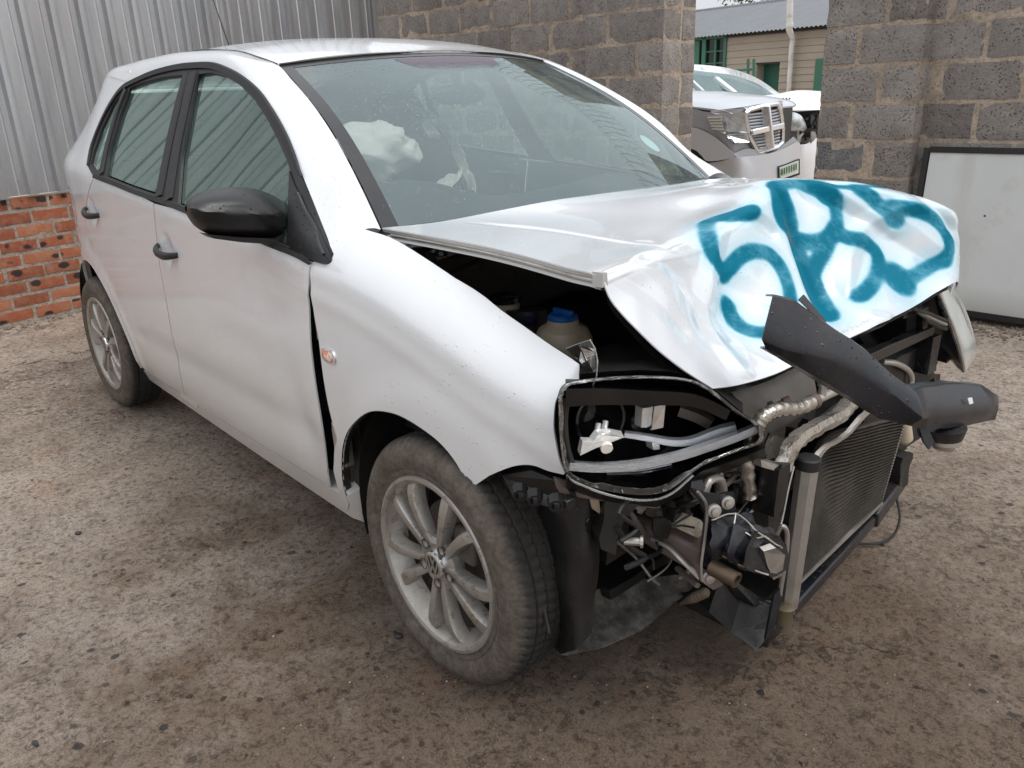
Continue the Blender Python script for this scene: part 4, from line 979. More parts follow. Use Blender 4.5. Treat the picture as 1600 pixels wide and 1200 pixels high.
# outward is -y; profile (y, r) from the outer bead over the tread to the inner bead
prof = [(.012, .198), (.002, .202), (-.003, .212), (-.005, .222), (-.0035, .2235), (-.0075, .232), (-.011, .248), (-.010, .262), (-.006, .274), (-.0045, .2755), (.000, .283), (.008, .2925), (.016, .2985), (.024, .3010)]
prof += [(.040, .3015), (.046, .3020), (.050, .3022), (.075, .3030), (.080, .3032), (.084, .3032), (.108, .3030), (.112, .3030), (.116, .3026), (.150, .3015), (.160, .299), (.170, .292), (.180, .275), (.182, .24), (.172, .20)]
NA = 360; rows = []
for i in range(NA):
    a = 2*pi*i/NA; r_row = []
    for (y_, r0) in prof:
        r1 = r0 if r0 < .21 else .21 + (r0-.21)*.915; yy = y_ if y_ < .02 else .02 + (y_-.02)*.80
        if .286 < r0 and y_ < .17:
            ph = (i + (3 if y_ > .06 else 0) + int(y_*60)) % 5
            if y_ in (.046, .080, .112): r1 -= .007
            elif ph == 0: r1 -= .0050 if y_ > .012 else .0025
        r_row.append(wpt(r1, a, yy))
    rows.append(r_row)
m = MB(); nn = len(prof); m.v = [v for r in rows for v in r]
m.f = [[i*nn+k, i*nn+k+1, ((i+1) % NA)*nn+k+1, ((i+1) % NA)*nn+k] for i in range(NA) for k in range(nn-1)]
tyre = m.build('tyre', M['tyre'], wh, angle=32)
# raised sidewall lettering is too worn to read; only the moulded rings stay
rim = MB()
lp = [(.046, .170), (.036, .174), (.018, .184), (.004, .190), (-.002, .194), (-.005, .200), (-.005, .206), (.002, .209), (.010, .206)]
rim.lathe(wp, (0, 1, 0), lp + [(.05, .196), (.15, .192)], 72, cap=False)
rim.lathe(wp, (0, 1, 0), [(.024, .0), (.008, .030), (.006, .050), (.012, .062), (.035, .066)], 40, cap=False)
for p_ in range(5):
    for s in (-1, 1):
        base = radians(58 + 72*p_)                 # pair axis
        st = []
        for k in range(13):
            f = k/12; r = .044 + (.193-.044)*f
            a = base + s*radians(15.5*(1-f)**1.6 + 16.0*f)
            hw = (.0085 + .0060*f**1.4); dep_ = .022 + .012*f
            y_ = .006 - .012*sin(f*pi*.5)*1.0 + .010*f**6*1.6
            st.append((r, a, hw, y_, dep_))
        R = []
        for (r, a, hw, y_, dp_) in st:
            o_ = Vector((cos(a), 0, sin(a)))*r; tn = Vector((-sin(a), 0, cos(a)))
            R.append([wp + o_ + tn*u*hw + Vector((0, y_+v, 0)) for u, v in ((-1.22, dp_), (-1.08, .007), (-.86, .0), (-.3, -.001), (.3, -.001), (.86, .0), (1.08, .007), (1.22, dp_))])
        rim.grid(R)
rimo = rim.build('rim', M['alloy'], wh, angle=22, fix=True); solid(rimo, .002, 0)
M['discm'] = mk_metal('brake_disc', (.12, .11, .10), .5, .6, (.10, .05, .03), 6, .001, .5)
MB().lathe(wp, (0, 1, 0), [(.075, .03), (.07, .128), (.085, .130), (.087, .03)], 40).build('brake_disc', M['discm'], wh)
MB().lathe(wp, (0, 1, 0), [(.13, .01), (.12, .19), (.135, .192), (.137, .01)], 40).build('backing_plate', M['dirtyblack'], wh)
q0 = wp + Vector((.07, .045, .06)); MB().box(q0-Vector((.03, .02, .035)), q0+Vector((.04, .04, .05))).build('brake_caliper', M['discm'], wh, bevel=.01)
cap = MB().lathe(wp, (0, 1, 0), [(-.004, .0), (-.0045, .026), (-.003, .0305), (.004, .0325), (.012, .033)], 40, cap=False).build('hub_cap', M['chrome'], wh)
lg = MB()
def lstroke(pts, w=.0022, y_=-.0058):
    for a_, b_ in zip(pts, pts[1:]):
        A2, B2 = Vector((a_[0], 0, a_[1])), Vector((b_[0], 0, b_[1])); d_ = (B2-A2).normalized(); n_ = Vector((-d_.z, 0, d_.x))*w; A2 -= d_*w*.6; B2 += d_*w*.6
        lg.poly([wp + v + Vector((0, y_, 0)) for v in (A2-n_, B2-n_, B2+n_, A2+n_)], (0, .003, 0))
L_ = .0225
lstroke([(-.0085, .0205), (0, .003), (.0085, .0205)]); lstroke([(-.0185, .0125), (-.0085, -.0185), (0, .0), (.0085, -.0185), (.0185, .0125)])
lg.lathe(wp, (0, 1, 0), [(-.0058, .0225), (-.0058, .0262), (-.002, .0262), (-.002, .0225), (-.0058, .0225)], 40, cap=False)
lg.build('wheel_emblem', M['bolt'], wh, smooth=False)
MB().lathe(wp, (0, 1, 0), [(-.0046, .0), (-.0046, .0225)], 30, cap=False).build('emblem_field', M['gloss'], wh, fix=False)
for p_ in range(5):
    a = radians(58 + 72*p_); c0 = wpt(.050, a, .004)
    MB().lathe(c0, (0, 1, 0), [(-.0035, .0125), (.003, .0115), (.012, .0105)], 18, cap=False).build('bolt_well', M['discm'], wh)
    MB().lathe(c0, (0, 1, 0), [(.001, .004), (-.001, .0085), (.01, .009)], 6, cap=True).build('wheel_bolt', M['bolt'], wh)
def clone(o, parent):
    c = o.copy(); COL.objects.link(c); c.parent = parent
    for ch in [x for x in SC.objects if x.parent == o]: clone(ch, c)
    return c
for loc, rz, spin in (((-2.465, -.815, .297), 0, .5), ((0, .785, .297), pi, 0), ((-2.465, .815, .297), pi, .9)):
    w_ = clone(wh, car); w_.location = loc; w_.rotation_euler = (0, spin, rz)

# suspension seen past the front wheel
MB().tube([(-.02, -.55, .30), (-.02, .55, .30)], .022, 10).build('drive_shaft', M['discm'], car)
MB().tube([(0, -.58, .30), (-.04, -.50, .60), (-.06, -.48, .80)], .05, 12).build('strut', M['dirtyblack'], car)

# ------------------------------------------------------------------ inside the cabin
rows = []
for i in range(29):
    u = -1+2*i/28; r = []
    for k in range(13):
        f = k/12; y = u*.68; x = scr(u, 0).x - .03 - f*.62
        hump = .085*math.exp(-((y+.36)/.20)**2)*math.exp(-((f-.72)/.25)**2)
        z = .955 - .02*f + .03*sin(f*pi)*.6 + hump - (.06*(f-.85)/.15 if f > .85 else 0)
        r.append(Vector((x, y, z)))
    r.append(r[-1] + Vector((-.03, 0, -.18))); r.append(r[-1] + Vector((.15, 0, -.35)))
    rows.append(r)
dash = MB().grid(rows).build('dashboard', M['dash'], car, fix=False, angle=70); solid(dash, .02, 0)
MB().box((-.92, -.55, .945), (-.80, -.18, .985)).build('instrument_hood', M['dash'], dash, bevel=.02)
sw_c = Vector((-1.02, -.37, .93)); ax_ = Vector((-.90, 0, .43)).normalized(); b1 = Vector((0, 1, 0)); b2 = ax_.cross(b1)
st = MB().tube([sw_c + b1*.185*cos(2*pi*i/36) + b2*.185*sin(2*pi*i/36) for i in range(37)], .015, 10, cap=False)
st.bar(sw_c - b1*.18, sw_c + b1*.18, .05, .02, up=ax_).bar(sw_c, sw_c - b2*.18 if b2.z > 0 else sw_c + b2*.18, .05, .02, up=ax_)
st.tube([sw_c, sw_c - ax_*.25], .04, 10); st.build('steering_wheel', M['darkcloth'], car)
t = NT('airbag_cloth'); cc = t.mix(t.ramp(t.noise(6, 5, .6), [(.5, 0.), (.7, .35)]), (.85, .80, .73), (.74, .56, .48)); M['airbag'] = t.done(t.bsdf(cc, .85, 0, t.bump(t.noise(30, 5, .6), .006, .7)))
def bagshape(px0, px1, py0, py1, xd, name, seed, thick=.09):
    c0 = onx((px0+px1)/2, (py0+py1)/2, xd); a = onx(px0, (py0+py1)/2, xd); b = onx(px1, (py0+py1)/2, xd); h1 = onx((px0+px1)/2, py0, xd); h2 = onx((px0+px1)/2, py1, xd)
    hy = abs(b.y-a.y)/2; hz = abs(h1.z-h2.z)/2; m = MB().ell(c0, (thick, hy, hz), 60, 36)
    for i, v in enumerate(m.v):
        q = (v-c0); n = Vector((q.x/thick, q.y/hy, q.z/hz)); n.normalize()
        w1 = noise.ridged_multi_fractal(Vector((v.y*6+seed, v.z*9, v.x*5)), 1, 2, 4, 1, 2)
        m.v[i] = v + Vector((n.x*thick, n.y*hy, n.z*hz))*(w1-1.1)*.26 + noise.noise_vector(v*9+Vector((seed, 0, 0)))*.018
    return m.build(name, M['airbag'], car, angle=180)
bagshape(512, 655, 192, 290, -.98, 'airbag', 3)
for pth, w_ in ((((628,160,-1.25),(660,176,-1.22),(692,200,-1.20),(712,228,-1.18),(722,255,-1.17),(736,300,-1.15)), .020), (((668,302,-1.12),(700,284,-1.14),(722,268,-1.15)), .022)):
    P_ = cr1([onx(*q) for q in pth], 8); dm = MB(); R_ = []
    for i, p in enumerate(P_): R_.append([p + Vector((.02*sin(k*1.9+i*.4), (k-3)*w_*.42*(.6+.4*sin(i*.25)), .010*sin(k*2.3+i*.7))) for k in range(7)])
    dm.grid(R_); o = dm.build('side_airbag', M['airbag'], car, fix=False, angle=180); solid(o, .004, 0)
def seat(y):
    s = empty('seat', (-1.45, y, .3), parent=car)
    m = MB().ell((-1.42, y, .48), (.28, .25, .10), 16, 10).build('cushion', M['darkcloth'], s)
    b = subdiv_box((-.07, -.24, 0), (.06, .24, .60), .05); mat = Matrix.Rotation(radians(-16), 3, 'Y')
    b.v = [mat @ (Vector((v.x, v.y*(1-.22*max(0, v.z-.35)/.25), v.z))) + Vector((-1.60, y, .50)) for v in b.v]; bb = b.build('backrest', M['darkcloth'], s, bevel=.02)
    hp_ = Vector((-1.79, y, 1.20)); MB().ell(hp_, (.05, .135, .095), 16, 10).build('headrest', M['darkcloth'], s)
    return s
seat(-.37); seat(.37)
MB().box((-2.35, -.62, .40), (-1.95, .62, .55)).build('rear_bench', M['darkcloth'], car, bevel=.05)
m = subdiv_box((-.06, -.62, 0), (.06, .62, .55), .08); mat = Matrix.Rotation(radians(-20), 3, 'Y'); m.v = [mat @ v + Vector((-2.36, 0, .52)) for v in m.v]; m.build('rear_backrest', M['darkcloth'], car, bevel=.04)
c0 = onx(718, 148, -.93); rm = MB().ell(c0, (.02, .115, .034), 20, 10); rm.bar(c0, scr(.0, .93) + Vector((-.01, 0, -.005)), .02, .02); rm.build('rear_view_mirror', M['black'], car)
c0 = scr(.04, .82); c0 = hh and onx(739, 132, scr(.1, .84).x); MB().lathe(c0 + Vector((-.004, 0, -.004)), (.5, 0, .86), [(0, .0), (0, .017), (.004, .017)], 18).build('sensor_pad', M['black'], car)
# licence disc low on the left of the screen
t = NT('licence_disc'); cc = t.mix(t.ramp(t.voro(60), [(.1, 1.), (.2, 0.)]), (.62, .74, .72), (.40, .55, .52)); M['disc'] = t.done(t.bsdf(cc, .5))
def on_screen(px, py):
    best = None; 
    for i in range(0, 81):
        for k in range(0, 41):
            p = scr(-1+i/40, k/40); d_ = ray(px, py); v = p-CAM; s_ = (v - d_*(v.dot(d_)/d_.dot(d_))).length
            if best is None or s_ < best[0]: best = (s_, -1+i/40, k/40)
    return best[1:]
u0, v0 = on_screen(1017, 221)
rows = [[scr(u0 + r*.055*cos(2*pi*i/24), v0 + r*.052*sin(2*pi*i/24)) + Vector((-.002, 0, -.003)) for i in range(24)] for r in (.02, .5, 1)]
MB().grid(rows, True).build('licence_disc', M['disc'], ws, fix=False)
# scuttle and wiper pivots under the lifted bonnet corner
rows = [[scr(u, 0) + Vector((dx, 0, dz)) for u in [-1+2*i/20 for i in range(21)]] for dx, dz in ((-.01, -.002), (.06, -.035), (.11, -.03), (.13, -.06))]
MB().grid(rows).build('scuttle_cover', M['dirtyblack'], car, fix=False)
p = onz(655, 372, .965); MB().bar(onz(622, 388, .965), onz(662, 370, .97), .012, .008).build('bonnet_hinge', M['paint_in'], car)
wp0 = onz(690, 405, .93); q1 = onz(735, 388, .93)
wb = MB().bar(onz(672, 402, .93), onz(745, 378, .94), .035, .02).lathe(wp0 + Vector((0, 0, .008)), (0, 0, 1), [(0, .016), (.014, .014), (.018, .008)], 14)
wb.build('wiper_linkage', M['gloss'], car, bevel=.003)
MB().tube([onz(700, 428, .88), onz(740, 410, .89), onz(790, 385, .90)], .006, 8).build('washer_hose', M['rubber'], car)
# ------------------------------------------------------------------ the broken front end
def pts_x(L): return [onx(a, b, x) for a, b, x in L]
# headlamp: an open housing with its cover broken off
def hl(px, py, back=0.0):
    x = .385 + .165*(px-875)/310 - back
    return onx(px, py, x)
oc = [(873,618),(884,600),(930,592),(1000,588),(1070,592),(1110,608),(1150,640),(1186,664),(1190,690),(1150,705),(1095,728),(1050,762),(1010,772),(960,768),(915,756),(886,738),(876,690)]
occ = [Vector((a, b, 0)) for a, b in oc]; occ = cr1(occ + [occ[0]], 4)[:-1]
cx0, cy0 = 1015, 672
R = []
for s_, bk in ((1.0, -.012), (1.0, .004), (.965, .008), (.95, .035), (.88, .065), (.72, .085), (.4, .10), (.02, .10)):
    R.append([hl(cx0 + (p.x-cx0)*s_, cy0 + (p.y-cy0)*s_, bk) for p in occ])
hs_ = MB().grid(R, True).build('headlight', M['gloss'], car, angle=30, fix=False); solid(hs_, .003, 0)
def hstrip(pts, w, bk, mat, name, tilt=.0, parent=hs_, d=.012):
    P_ = cr1([Vector((a, b, 0)) for a, b in pts], 5); rows = []
    for i, p in enumerate(P_):
        dd = (P_[min(i+1, len(P_)-1)] - P_[max(i-1, 0)]).normalized(); n = Vector((-dd.y, dd.x, 0)); ww = w if not isinstance(w, tuple) else w[0] + (w[1]-w[0])*i/(len(P_)-1)
        rows.append([hl(p.x - n.x*ww/2, p.y - n.y*ww/2, bk+tilt), hl(p.x - n.x*ww*.15, p.y - n.y*ww*.15, bk-.003), hl(p.x + n.x*ww/2, p.y + n.y*ww/2, bk), hl(p.x + n.x*ww/2, p.y + n.y*ww/2, bk+d)])
    o = MB().grid(rows).build(name, mat, parent, fix=False, angle=25); return o
hstrip([(884,622),(880,660),(884,700),(895,735)], 15, .002, M['black'], 'side_marker', .0)
hstrip([(1062,640),(1090,650),(1112,662)], 22, .06, M['shroud'], 'inner_reflector', .01)
MB().lathe(hl(1002, 655, .075), (.9, -.35, .1), [(-.03, .036), (.0, .036), (.012, .028), (.018, .012), (.019, .0)], 24).build('projector', M['gloss'], hs_)
# upper eyelid strip, light guides, bulb holder, fins
hstrip([(884,614),(940,613),(1010,616),(1085,621),(1140,645)], (44, 26), -.006, M['gloss'], 'eyelid', .04, d=.05)
M['guide'] = mk_metal('light_guide', (.86, .88, .92), .12, .35, (.25, .26, .28), 45, .003, .55)
hstrip([(890,727),(940,730),(1000,725),(1060,712),(1110,696),(1150,682),(1182,668)], (17, 17), -.002, M['guide'], 'light_guide', .02)
hstrip([(976,678),(1010,683),(1050,690),(1082,688),(1120,674),(1150,667)], (11, 19), .022, M['guide'], 'light_guide', .01)
hstrip([(948,739),(1000,737),(1050,727)], 6, .006, M['chrome'], 'ribbed_reflector', .0)
hr = MB(); c0 = hl(938, 655, .04); ax2 = Vector((.9, -.35, .1)).normalized(); a_ = ax2.cross(Vector((0, 0, 1))).normalized(); b_ = a_.cross(ax2)
hr.tube([c0 + (a_*cos(2*pi*i/32) + b_*sin(2*pi*i/32))*.047 for i in range(33)], .004, 8, cap=False)
hr.lathe(c0, -ax2, [(0, .047), (.03, .042), (.06, .02), (.062, 0)], 28, cap=False); hr.build('projector_ring', M['gloss'], hs_)
M['shard'] = mk_metal('broken_reflector', (.8, .8, .78), .15, .3, (.3, .28, .25), 25, .003, .5)
sh = MB().poly([hl(*q, .0) for q in ((906,712),(912,690),(925,692),(935,680),(955,678),(974,684),(955,690),(930,700))], (-.01, .004, .006)); sh.crush(.003, 40, 2).build('reflector_shard', M['shard'], hs_, smooth=False)
for q in ((932, 668), (943, 664)): MB().tube([hl(q[0], q[1]+16, .01), hl(q[0]+3, q[1]-6, .02)], .0055, 10).build('bulb', M['shard'], hs_)
MB().lathe(hl(944, 690, .01), (.8, -.5, -.3), [(-.01, .012), (.02, .011)], 12).build('bulb_socket', M['airbag'], hs_)
b = MB().poly([hl(*q, .02) for q in ((1022,634),(1040,632),(1036,668),(1018,672))], (-.02, .004, 0)).crush(.002, 60, 3); b.build('chrome_bracket', M['chrome'], hs_, smooth=False)
MB().poly([hl(*q, .03) for q in ((1004,638),(1014,637),(1012,668),(1002,668))], (-.02, .004, 0)).build('chrome_bracket', M['shard'], hs_, smooth=False)
MB().poly([hl(*q, .03) for q in ((1019,692),(1030,692),(1031,702),(1021,703))], (-.02, .004, 0)).build('chrome_bracket', M['shard'], hs_, smooth=False)
# what is left of the clear cover: a jagged rim all round and one standing shard
rimc = []
for i, p in enumerate(occ):
    k = .03 + .035*abs(noise.noise(Vector((i*.55, 0, 0)))) + (.05 if 930 < p.x < 1100 and p.y > 740 else 0)
    rimc.append([hl(p.x, p.y, -.014), hl(p.x - (p.x-cx0)*k, p.y - (p.y-cy0)*k, -.018)])
rimc.append(rimc[0]); o = MB().grid(rimc).build('broken_lens', M['clear'], hs_, fix=False, smooth=False); solid(o, .002, 0)
sp_ = [(884,545),(903,537),(922,531),(930,545),(934,565),(932,590),(924,606),(915,600),(925,588),(905,563)]
o = MB().add([hl(a, b, -.006 + .004*i) for i, (a, b) in enumerate(sp_)], [tuple(range(len(sp_)))]).build('lens_shard', M['clear'], hs_, fix=False, smooth=False); solid(o, .002, 0)
MB().tube([hl(a, b, -.006 + .004*i) for i, (a, b) in enumerate(sp_[2:7])], .0011, 5).build('shard_edge', M['shard'], hs_)
MB().tube([hl(p.x, p.y + 7 + 3*sin(i*.3), -.016) for i, p in enumerate(occ) if p.y > 735], .0022, 6).build('broken_edge', M['clear'], hs_)
low = MB().grid([[hl(a, b, .01), hl(a, b+10, -.004), hl(a, b+20, .02), hl(a, b+24, .06)] for a, b in ((885,742),(930,757),(980,768),(1025,770),(1060,754),(1095,727),(1150,706),(1195,690),(1203,668))])
low.crush(.004, 30, 6); o = low.build('housing_lip', M['black'], hs_, fix=False, angle=30); solid(o, .004, 0)
top = MB().grid([[hl(a, b, .02), hl(a, b-7, .01), hl(a, b-16, .03), hl(a, b-20, .07)] for a, b in ((905,590),(950,588),(1000,584),(1050,588),(1090,598),(1120,618),(1160,650))])
top.crush(.003, 40, 6); o = top.build('housing_top', M['dirtyblack'], hs_, fix=False, angle=30); solid(o, .003, 0)

# engine bay: black masses, bottles
dark = M['dirtyblack']
eb = subdiv_box((-.36, -.30, .25), (.20, .36, .70), .06).crush(.022, 9, 2); eb.build('engine', dark, car, angle=30)
for y0, y1 in ((-.665, -.60), (.60, .665)):
    b = subdiv_box((-.38, y0, .48), (.36, y1, .80), .06)
    b.v = [Vector((v.x, v.y, v.z - .10*sst(.0, .36, v.x))) for v in b.v]; b.crush(.008, 10, y0).build('inner_wing', dark, car, angle=30)
b = subdiv_box((.30, -.66, .44), (.35, -.40, .60), .05).crush(.012, 12, 5).build('front_panel', dark, car, angle=30)
t = NT('bottle_plastic'); cc = t.ramp(t.noise(8, 4, .6), [(.35, (.34, .27, .19)), (.65, (.50, .42, .32))]); M['bottle'] = t.done(t.bsdf(cc, .4, 0, None, .5))
t = NT('blue_cap'); M['blue'] = t.done(t.bsdf((.01, .10, .36), .35, 0, t.bump(t.noise(90, 3), .001, .5)))
bc = ony(880, 528, -.50); bot = MB().lathe(bc, (0, 0, 1), [(-.07, .02), (-.06, .048), (-.025, .064), (.0, .065), (.022, .055), (.033, .036), (.045, .034)], 32).build('coolant_bottle', M['bottle'], car)
cpn = MB().lathe(bc + Vector((0, 0, .040)), (0, 0, 1), [(-.004, .034), (.010, .0345), (.016, .029), (.018, .0)], 28, cap=False)
cpn.bar(bc + Vector((-.027, 0, .060)), bc + Vector((.027, 0, .060)), .010, .012); cpn.build('blue_cap', M['blue'], bot, bevel=.001)
b2_ = ony(790, 490, -.50); b2o = MB().lathe(b2_, (0, 0, 1), [(-.06, .05), (.0, .05), (.012, .035), (.03, .033)], 24).build('fluid_reservoir', M['bottle'], car)
MB().lathe(b2_ + Vector((0, 0, .03)), (0, 0, 1), [(0, .038), (.012, .038), (.015, .03)], 24).build('black_cap', M['gloss'], b2o)
MB().lathe(ony(828, 500, -.50), (.3, -.3, 1), [(-.02, .020), (.012, .020), (.016, .012)], 20).build('blue_cap', mk_plastic('navy_cap', (.01, .015, .05), .3, .1), car)
hb_ = MB().add([ony(905, 560, -.5), ony(960, 548, -.48), ony(1040, 560, -.47), ony(1085, 585, -.5), ony(1060, 592, -.55), ony(960, 580, -.58), ony(920, 585, -.60)], [tuple(range(7))]).build('lamp_carrier', dark, car, fix=False); solid(hb_, .03, 0)

# fan shroud: dull metal drum behind the radiator
rows = []
for k in range(15):
    f = k/14; a = -1.3 + 2.6*f; r = []
    for px0, py0, px1, py1, in ((1128, 640, 1245, 592),):
        for j in range(12):
            g_ = j/11; base = onx(px0 + (px1-px0)*g_, py0 + (py1-py0)*g_, .36)
            r.append(base + Vector((.055*cos(a), 0, .10*sin(a) - .05)))
    rows.append(r)
drum = MB().grid(rows); drum.crush(.006, 14, 3); o = drum.build('fan_shroud', M['shroud'], car, fix=False, angle=60); solid(o, .004, 0)
sh2 = MB().grid([[onx(1195, 660, .40), onx(1240, 640, .38)], [onx(1190, 720, .42), onx(1232, 690, .41)], [onx(1200, 780, .44), onx(1215, 740, .43)]]); o = MB().grid(cr2([list(r) for r in ((onx(1185, 650, .36), onx(1215, 640, .39), onx(1242, 622, .36)), (onx(1176, 710, .38), onx(1205, 700, .42), onx(1232, 680, .39)), (onx(1180, 790, .40), onx(1200, 775, .44), onx(1220, 730, .41)))], 5, 5)).build('fan_shroud', M['shroud'], car, fix=False); solid(o, .004, 0)
MB().box(onx(1118, 600, .30) - Vector((.02, .02, .12)), onx(1118, 600, .30) + Vector((.0, .10, .02))).build('lamp_bracket', dark, car)
MB().lathe(onx(1205, 640, .44), (.5, .75, .35), [(0, .018), (.008, .018), (.008, .010), (.03, .010), (.03, .013), (.045, .013)], 16).build('hose_stub', M['rust'], car)
# foil-wrapped hoses
def corr(i): return 1 + .10*sin(i*1.9) + .06*noise.noise(Vector((i*.7, 0, 0)))
h1 = cr1(pts_x([(1182,668,.505),(1192,652,.51),(1215,640,.515),(1245,638,.51),(1270,628,.505)]), 9)
MB().tube(h1, .0145, 14, fn=corr).crush(.0015, 60).build('foil_hose', M['foil'], car, angle=60)
h2 = cr1(pts_x([(1181,668,.505),(1172,690,.50),(1168,730,.50),(1172,775,.50)]), 9)
MB().tube(h2, .0135, 14, fn=corr).crush(.002, 60).build('foil_hose', M['foil'], car, angle=60)
MB().tube(cr1(pts_x([(1268,629,.505),(1292,617,.505),(1325,602,.50),(1360,585,.46)]), 5), .010, 14).build('steel_pipe', M['alu'], car)
MB().lathe(onx(1285, 612, .505), (0, .1, 1), [(-.015, .010), (.012, .009), (.013, .013), (.035, .012)], 14).build('pipe_valve', M['alu'], car)
MB().tube([onx(1268, 629, .505), onx(1274, 626, .505)], .0165, 14).build('hose_clamp', M['rust'], car)
# black bars of the radiator support
MB().bar(onx(1172, 800, .47), onx(1262, 660, .47), .022, .03).build('support_bar', M['gloss'], car, bevel=.003)
MB().bar(onx(1236, 680, .46), onx(1365, 590, .38), .03, .035).build('support_bar', M['gloss'], car, bevel=.003)
# crumpled aluminium rail above the condenser
al = cr1(pts_x([(1224,738,.535),(1233,705,.535),(1252,682,.53),(1285,662,.52),(1312,648,.505),(1330,628,.49),(1348,612,.47)]), 6); rows = []
for i, p in enumerate(al):
    w = .026 + .006*sin(i*1.1); rows.append([p + Vector((-.012, -w*.6, .010)), p + Vector((.010, -w*.2, .014)), p + Vector((.014, w*.3, .0)), p + Vector((.006, w*.6, -.018)), p + Vector((-.008, w*.4, -.022))])
m = MB().grid(rows); m.crush(.0035, 45, 4); o = m.build('bent_alloy_rail', M['foil'], car, fix=False, angle=28); solid(o, .003, 0)
al2 = cr1(pts_x([(1262,730,.54),(1285,700,.53),(1318,680,.52),(1345,650,.505),(1368,632,.49)]), 5)
m = MB().grid([[p + Vector((0, -.012, .004)), p + Vector((.006, 0, .003)), p + Vector((.004, .012, -.006))] for p in al2]); m.crush(.002, 50, 5); o = m.build('bent_alloy_rail', M['alu'], car, fix=False, angle=30); solid(o, .003, 0)
# condenser: tubes pushed back into a curve
def lerp3(a, b, f): return a + (b-a)*f
TL, BL = onx(1268, 738, .522), onx(1245, 906, .512); TR, BR = onx(1412, 652, .468), onx(1374, 783, .455); TM = onx(1345, 672, .50)
def cond(u, v):                                   # u across, v down
    t_ = TL*(1-u)**2 + (TM*2 - (TL+TR)*.5)*2*u*(1-u) + TR*u*u if True else 0; b_ = lerp3(BL, BR, u); p = lerp3(t_, b_, v)
    dent = .050*math.exp(-(((u-.30)/.22)**2 + ((v-.22)/.38)**2)) + .018*math.exp(-(((u-.62)/.18)**2 + ((v-.5)/.4)**2))
    sag = .035*math.exp(-(((u-.25)/.22)**2))*(1-v)*v*2.2
    return p + Vector((-dent, 0, sag - .02*math.exp(-((u-.05)/.12)**2)*(1-v)))
NT_ = 30; rows = []
for k in range(NT_*4+1):
    v = k/(NT_*4); ph = k % 4; row = []
    for j in range(61):
        u = j/60; p = cond(u, v)
        row.append(p + Vector((.009 if ph in (1, 2) else 0, 0, 0)) + Vector((.0012, 0, 0))*noise.noise(Vector((u*60, v*40, 0))))
    rows.append(row)
t = NT('condenser_fins'); x, y, z = t.xyz(); n = t.noise(10, 6, .7); cc = t.mix(t.ramp(n, [(.4, 0.), (.65, .75)]), (.050, .045, .040), (.13, .11, .088))
wv = t.n('ShaderNodeTexWave', i_Scale=210., bands_direction='Y'); t.l(t.co.outputs['Object'], wv.inputs['Vector']); cc = t.mix(t.math('MULTIPLY', wv.outputs['Fac'], .5), cc, (.04, .035, .03))
M['fins'] = t.done(t.bsdf(cc, .5, .5, t.bump(wv.outputs['Fac'], .002, .5)))
co_ = MB().grid(rows).build('condenser', M['fins'], car, fix=False, smooth=False); solid(co_, .012, -1 if True else 1)
if sum(p.normal.x for p in co_.data.polygons) < 0: flip(co_)
MB().bar(lerp3(TL, BL, -.0) + Vector((.0, -.004, 0)), BL + Vector((0, -.004, 0)), .006, .02).build('side_rail', M['alu'], co_)
MB().bar(BL + Vector((.004, 0, -.003)), BR + Vector((.004, 0, -.003)), .014, .006).build('bottom_rail', M['alu'], co_)
MB().bar(TR + Vector((.0, .004, 0)), BR + Vector((0, .004, 0)), .012, .006).build('side_rail', M['alu'], co_)
T1_, T2_ = onx(1262, 728, .545), onx(1232, 945, .535)
MB().lathe(T2_, T1_-T2_, [(0, .0), (0, .021), ((T1_-T2_).length, .024), ((T1_-T2_).length+.001, .0)], 8, cap=False).build('receiver_drier', M['alu'], car, angle=30)
cpx = MB().lathe(T1_, T1_-T2_, [(-.004, .0255), (.018, .026), (.021, .022), (.021, 0)], 24, cap=False).build('rubber_cap', M['rubber'], car)
q = onx(1226, 955, .545); MB().lathe(q, (0, .05, 1), [(-.045, .018), (.0, .020), (.012, .022), (.014, .016)], 14).build('lower_mount', mk_metal('brass_dirty', (.22, .18, .12), .5, .6, (.1, .08, .05)), car)
MB().tube(cr1(pts_x([(1213,835,.56),(1222,822,.57),(1230,835,.575),(1226,880,.57),(1218,930,.56)]), 5), .005, 8).build('drier_pipe', M['alu'], car)
MB().tube(cr1(pts_x([(1240,728,.55),(1232,760,.55),(1222,810,.55),(1216,826,.55)]), 4), .003, 6).build('seal_strip', M['chrome'], car)
# black plug box hanging on the tank side
c0 = onx(1208, 760, .53); b = subdiv_box((-.02, -.022, -.055), (.02, .022, .05), .02); b.v = [c0 + v + Vector((0, .05*v.z, 0)) for v in b.v]; b.crush(.003, 30, 3); pb = b.build('cooler_tank', M['gloss'], car, angle=30)
c1 = onx(1210, 722, .535); MB().poly([onx(1190, 718, .535), onx(1212, 722, .54), onx(1238, 732, .54), onx(1236, 745, .54), onx(1208, 735, .54), onx(1190, 730, .535)], (-.02, .003, .0)).crush(.003, 60, 2).build('crimp_strip', M['alu'], car, smooth=False)
c0 = onx(1200, 830, .52); b = subdiv_box((-.02, -.03, -.06), (.015, .025, .07), .03).crush(.008, 20, 9); b.v = [c0 + v for v in b.v]; b.build('cooler_tank', dark, car, angle=30)

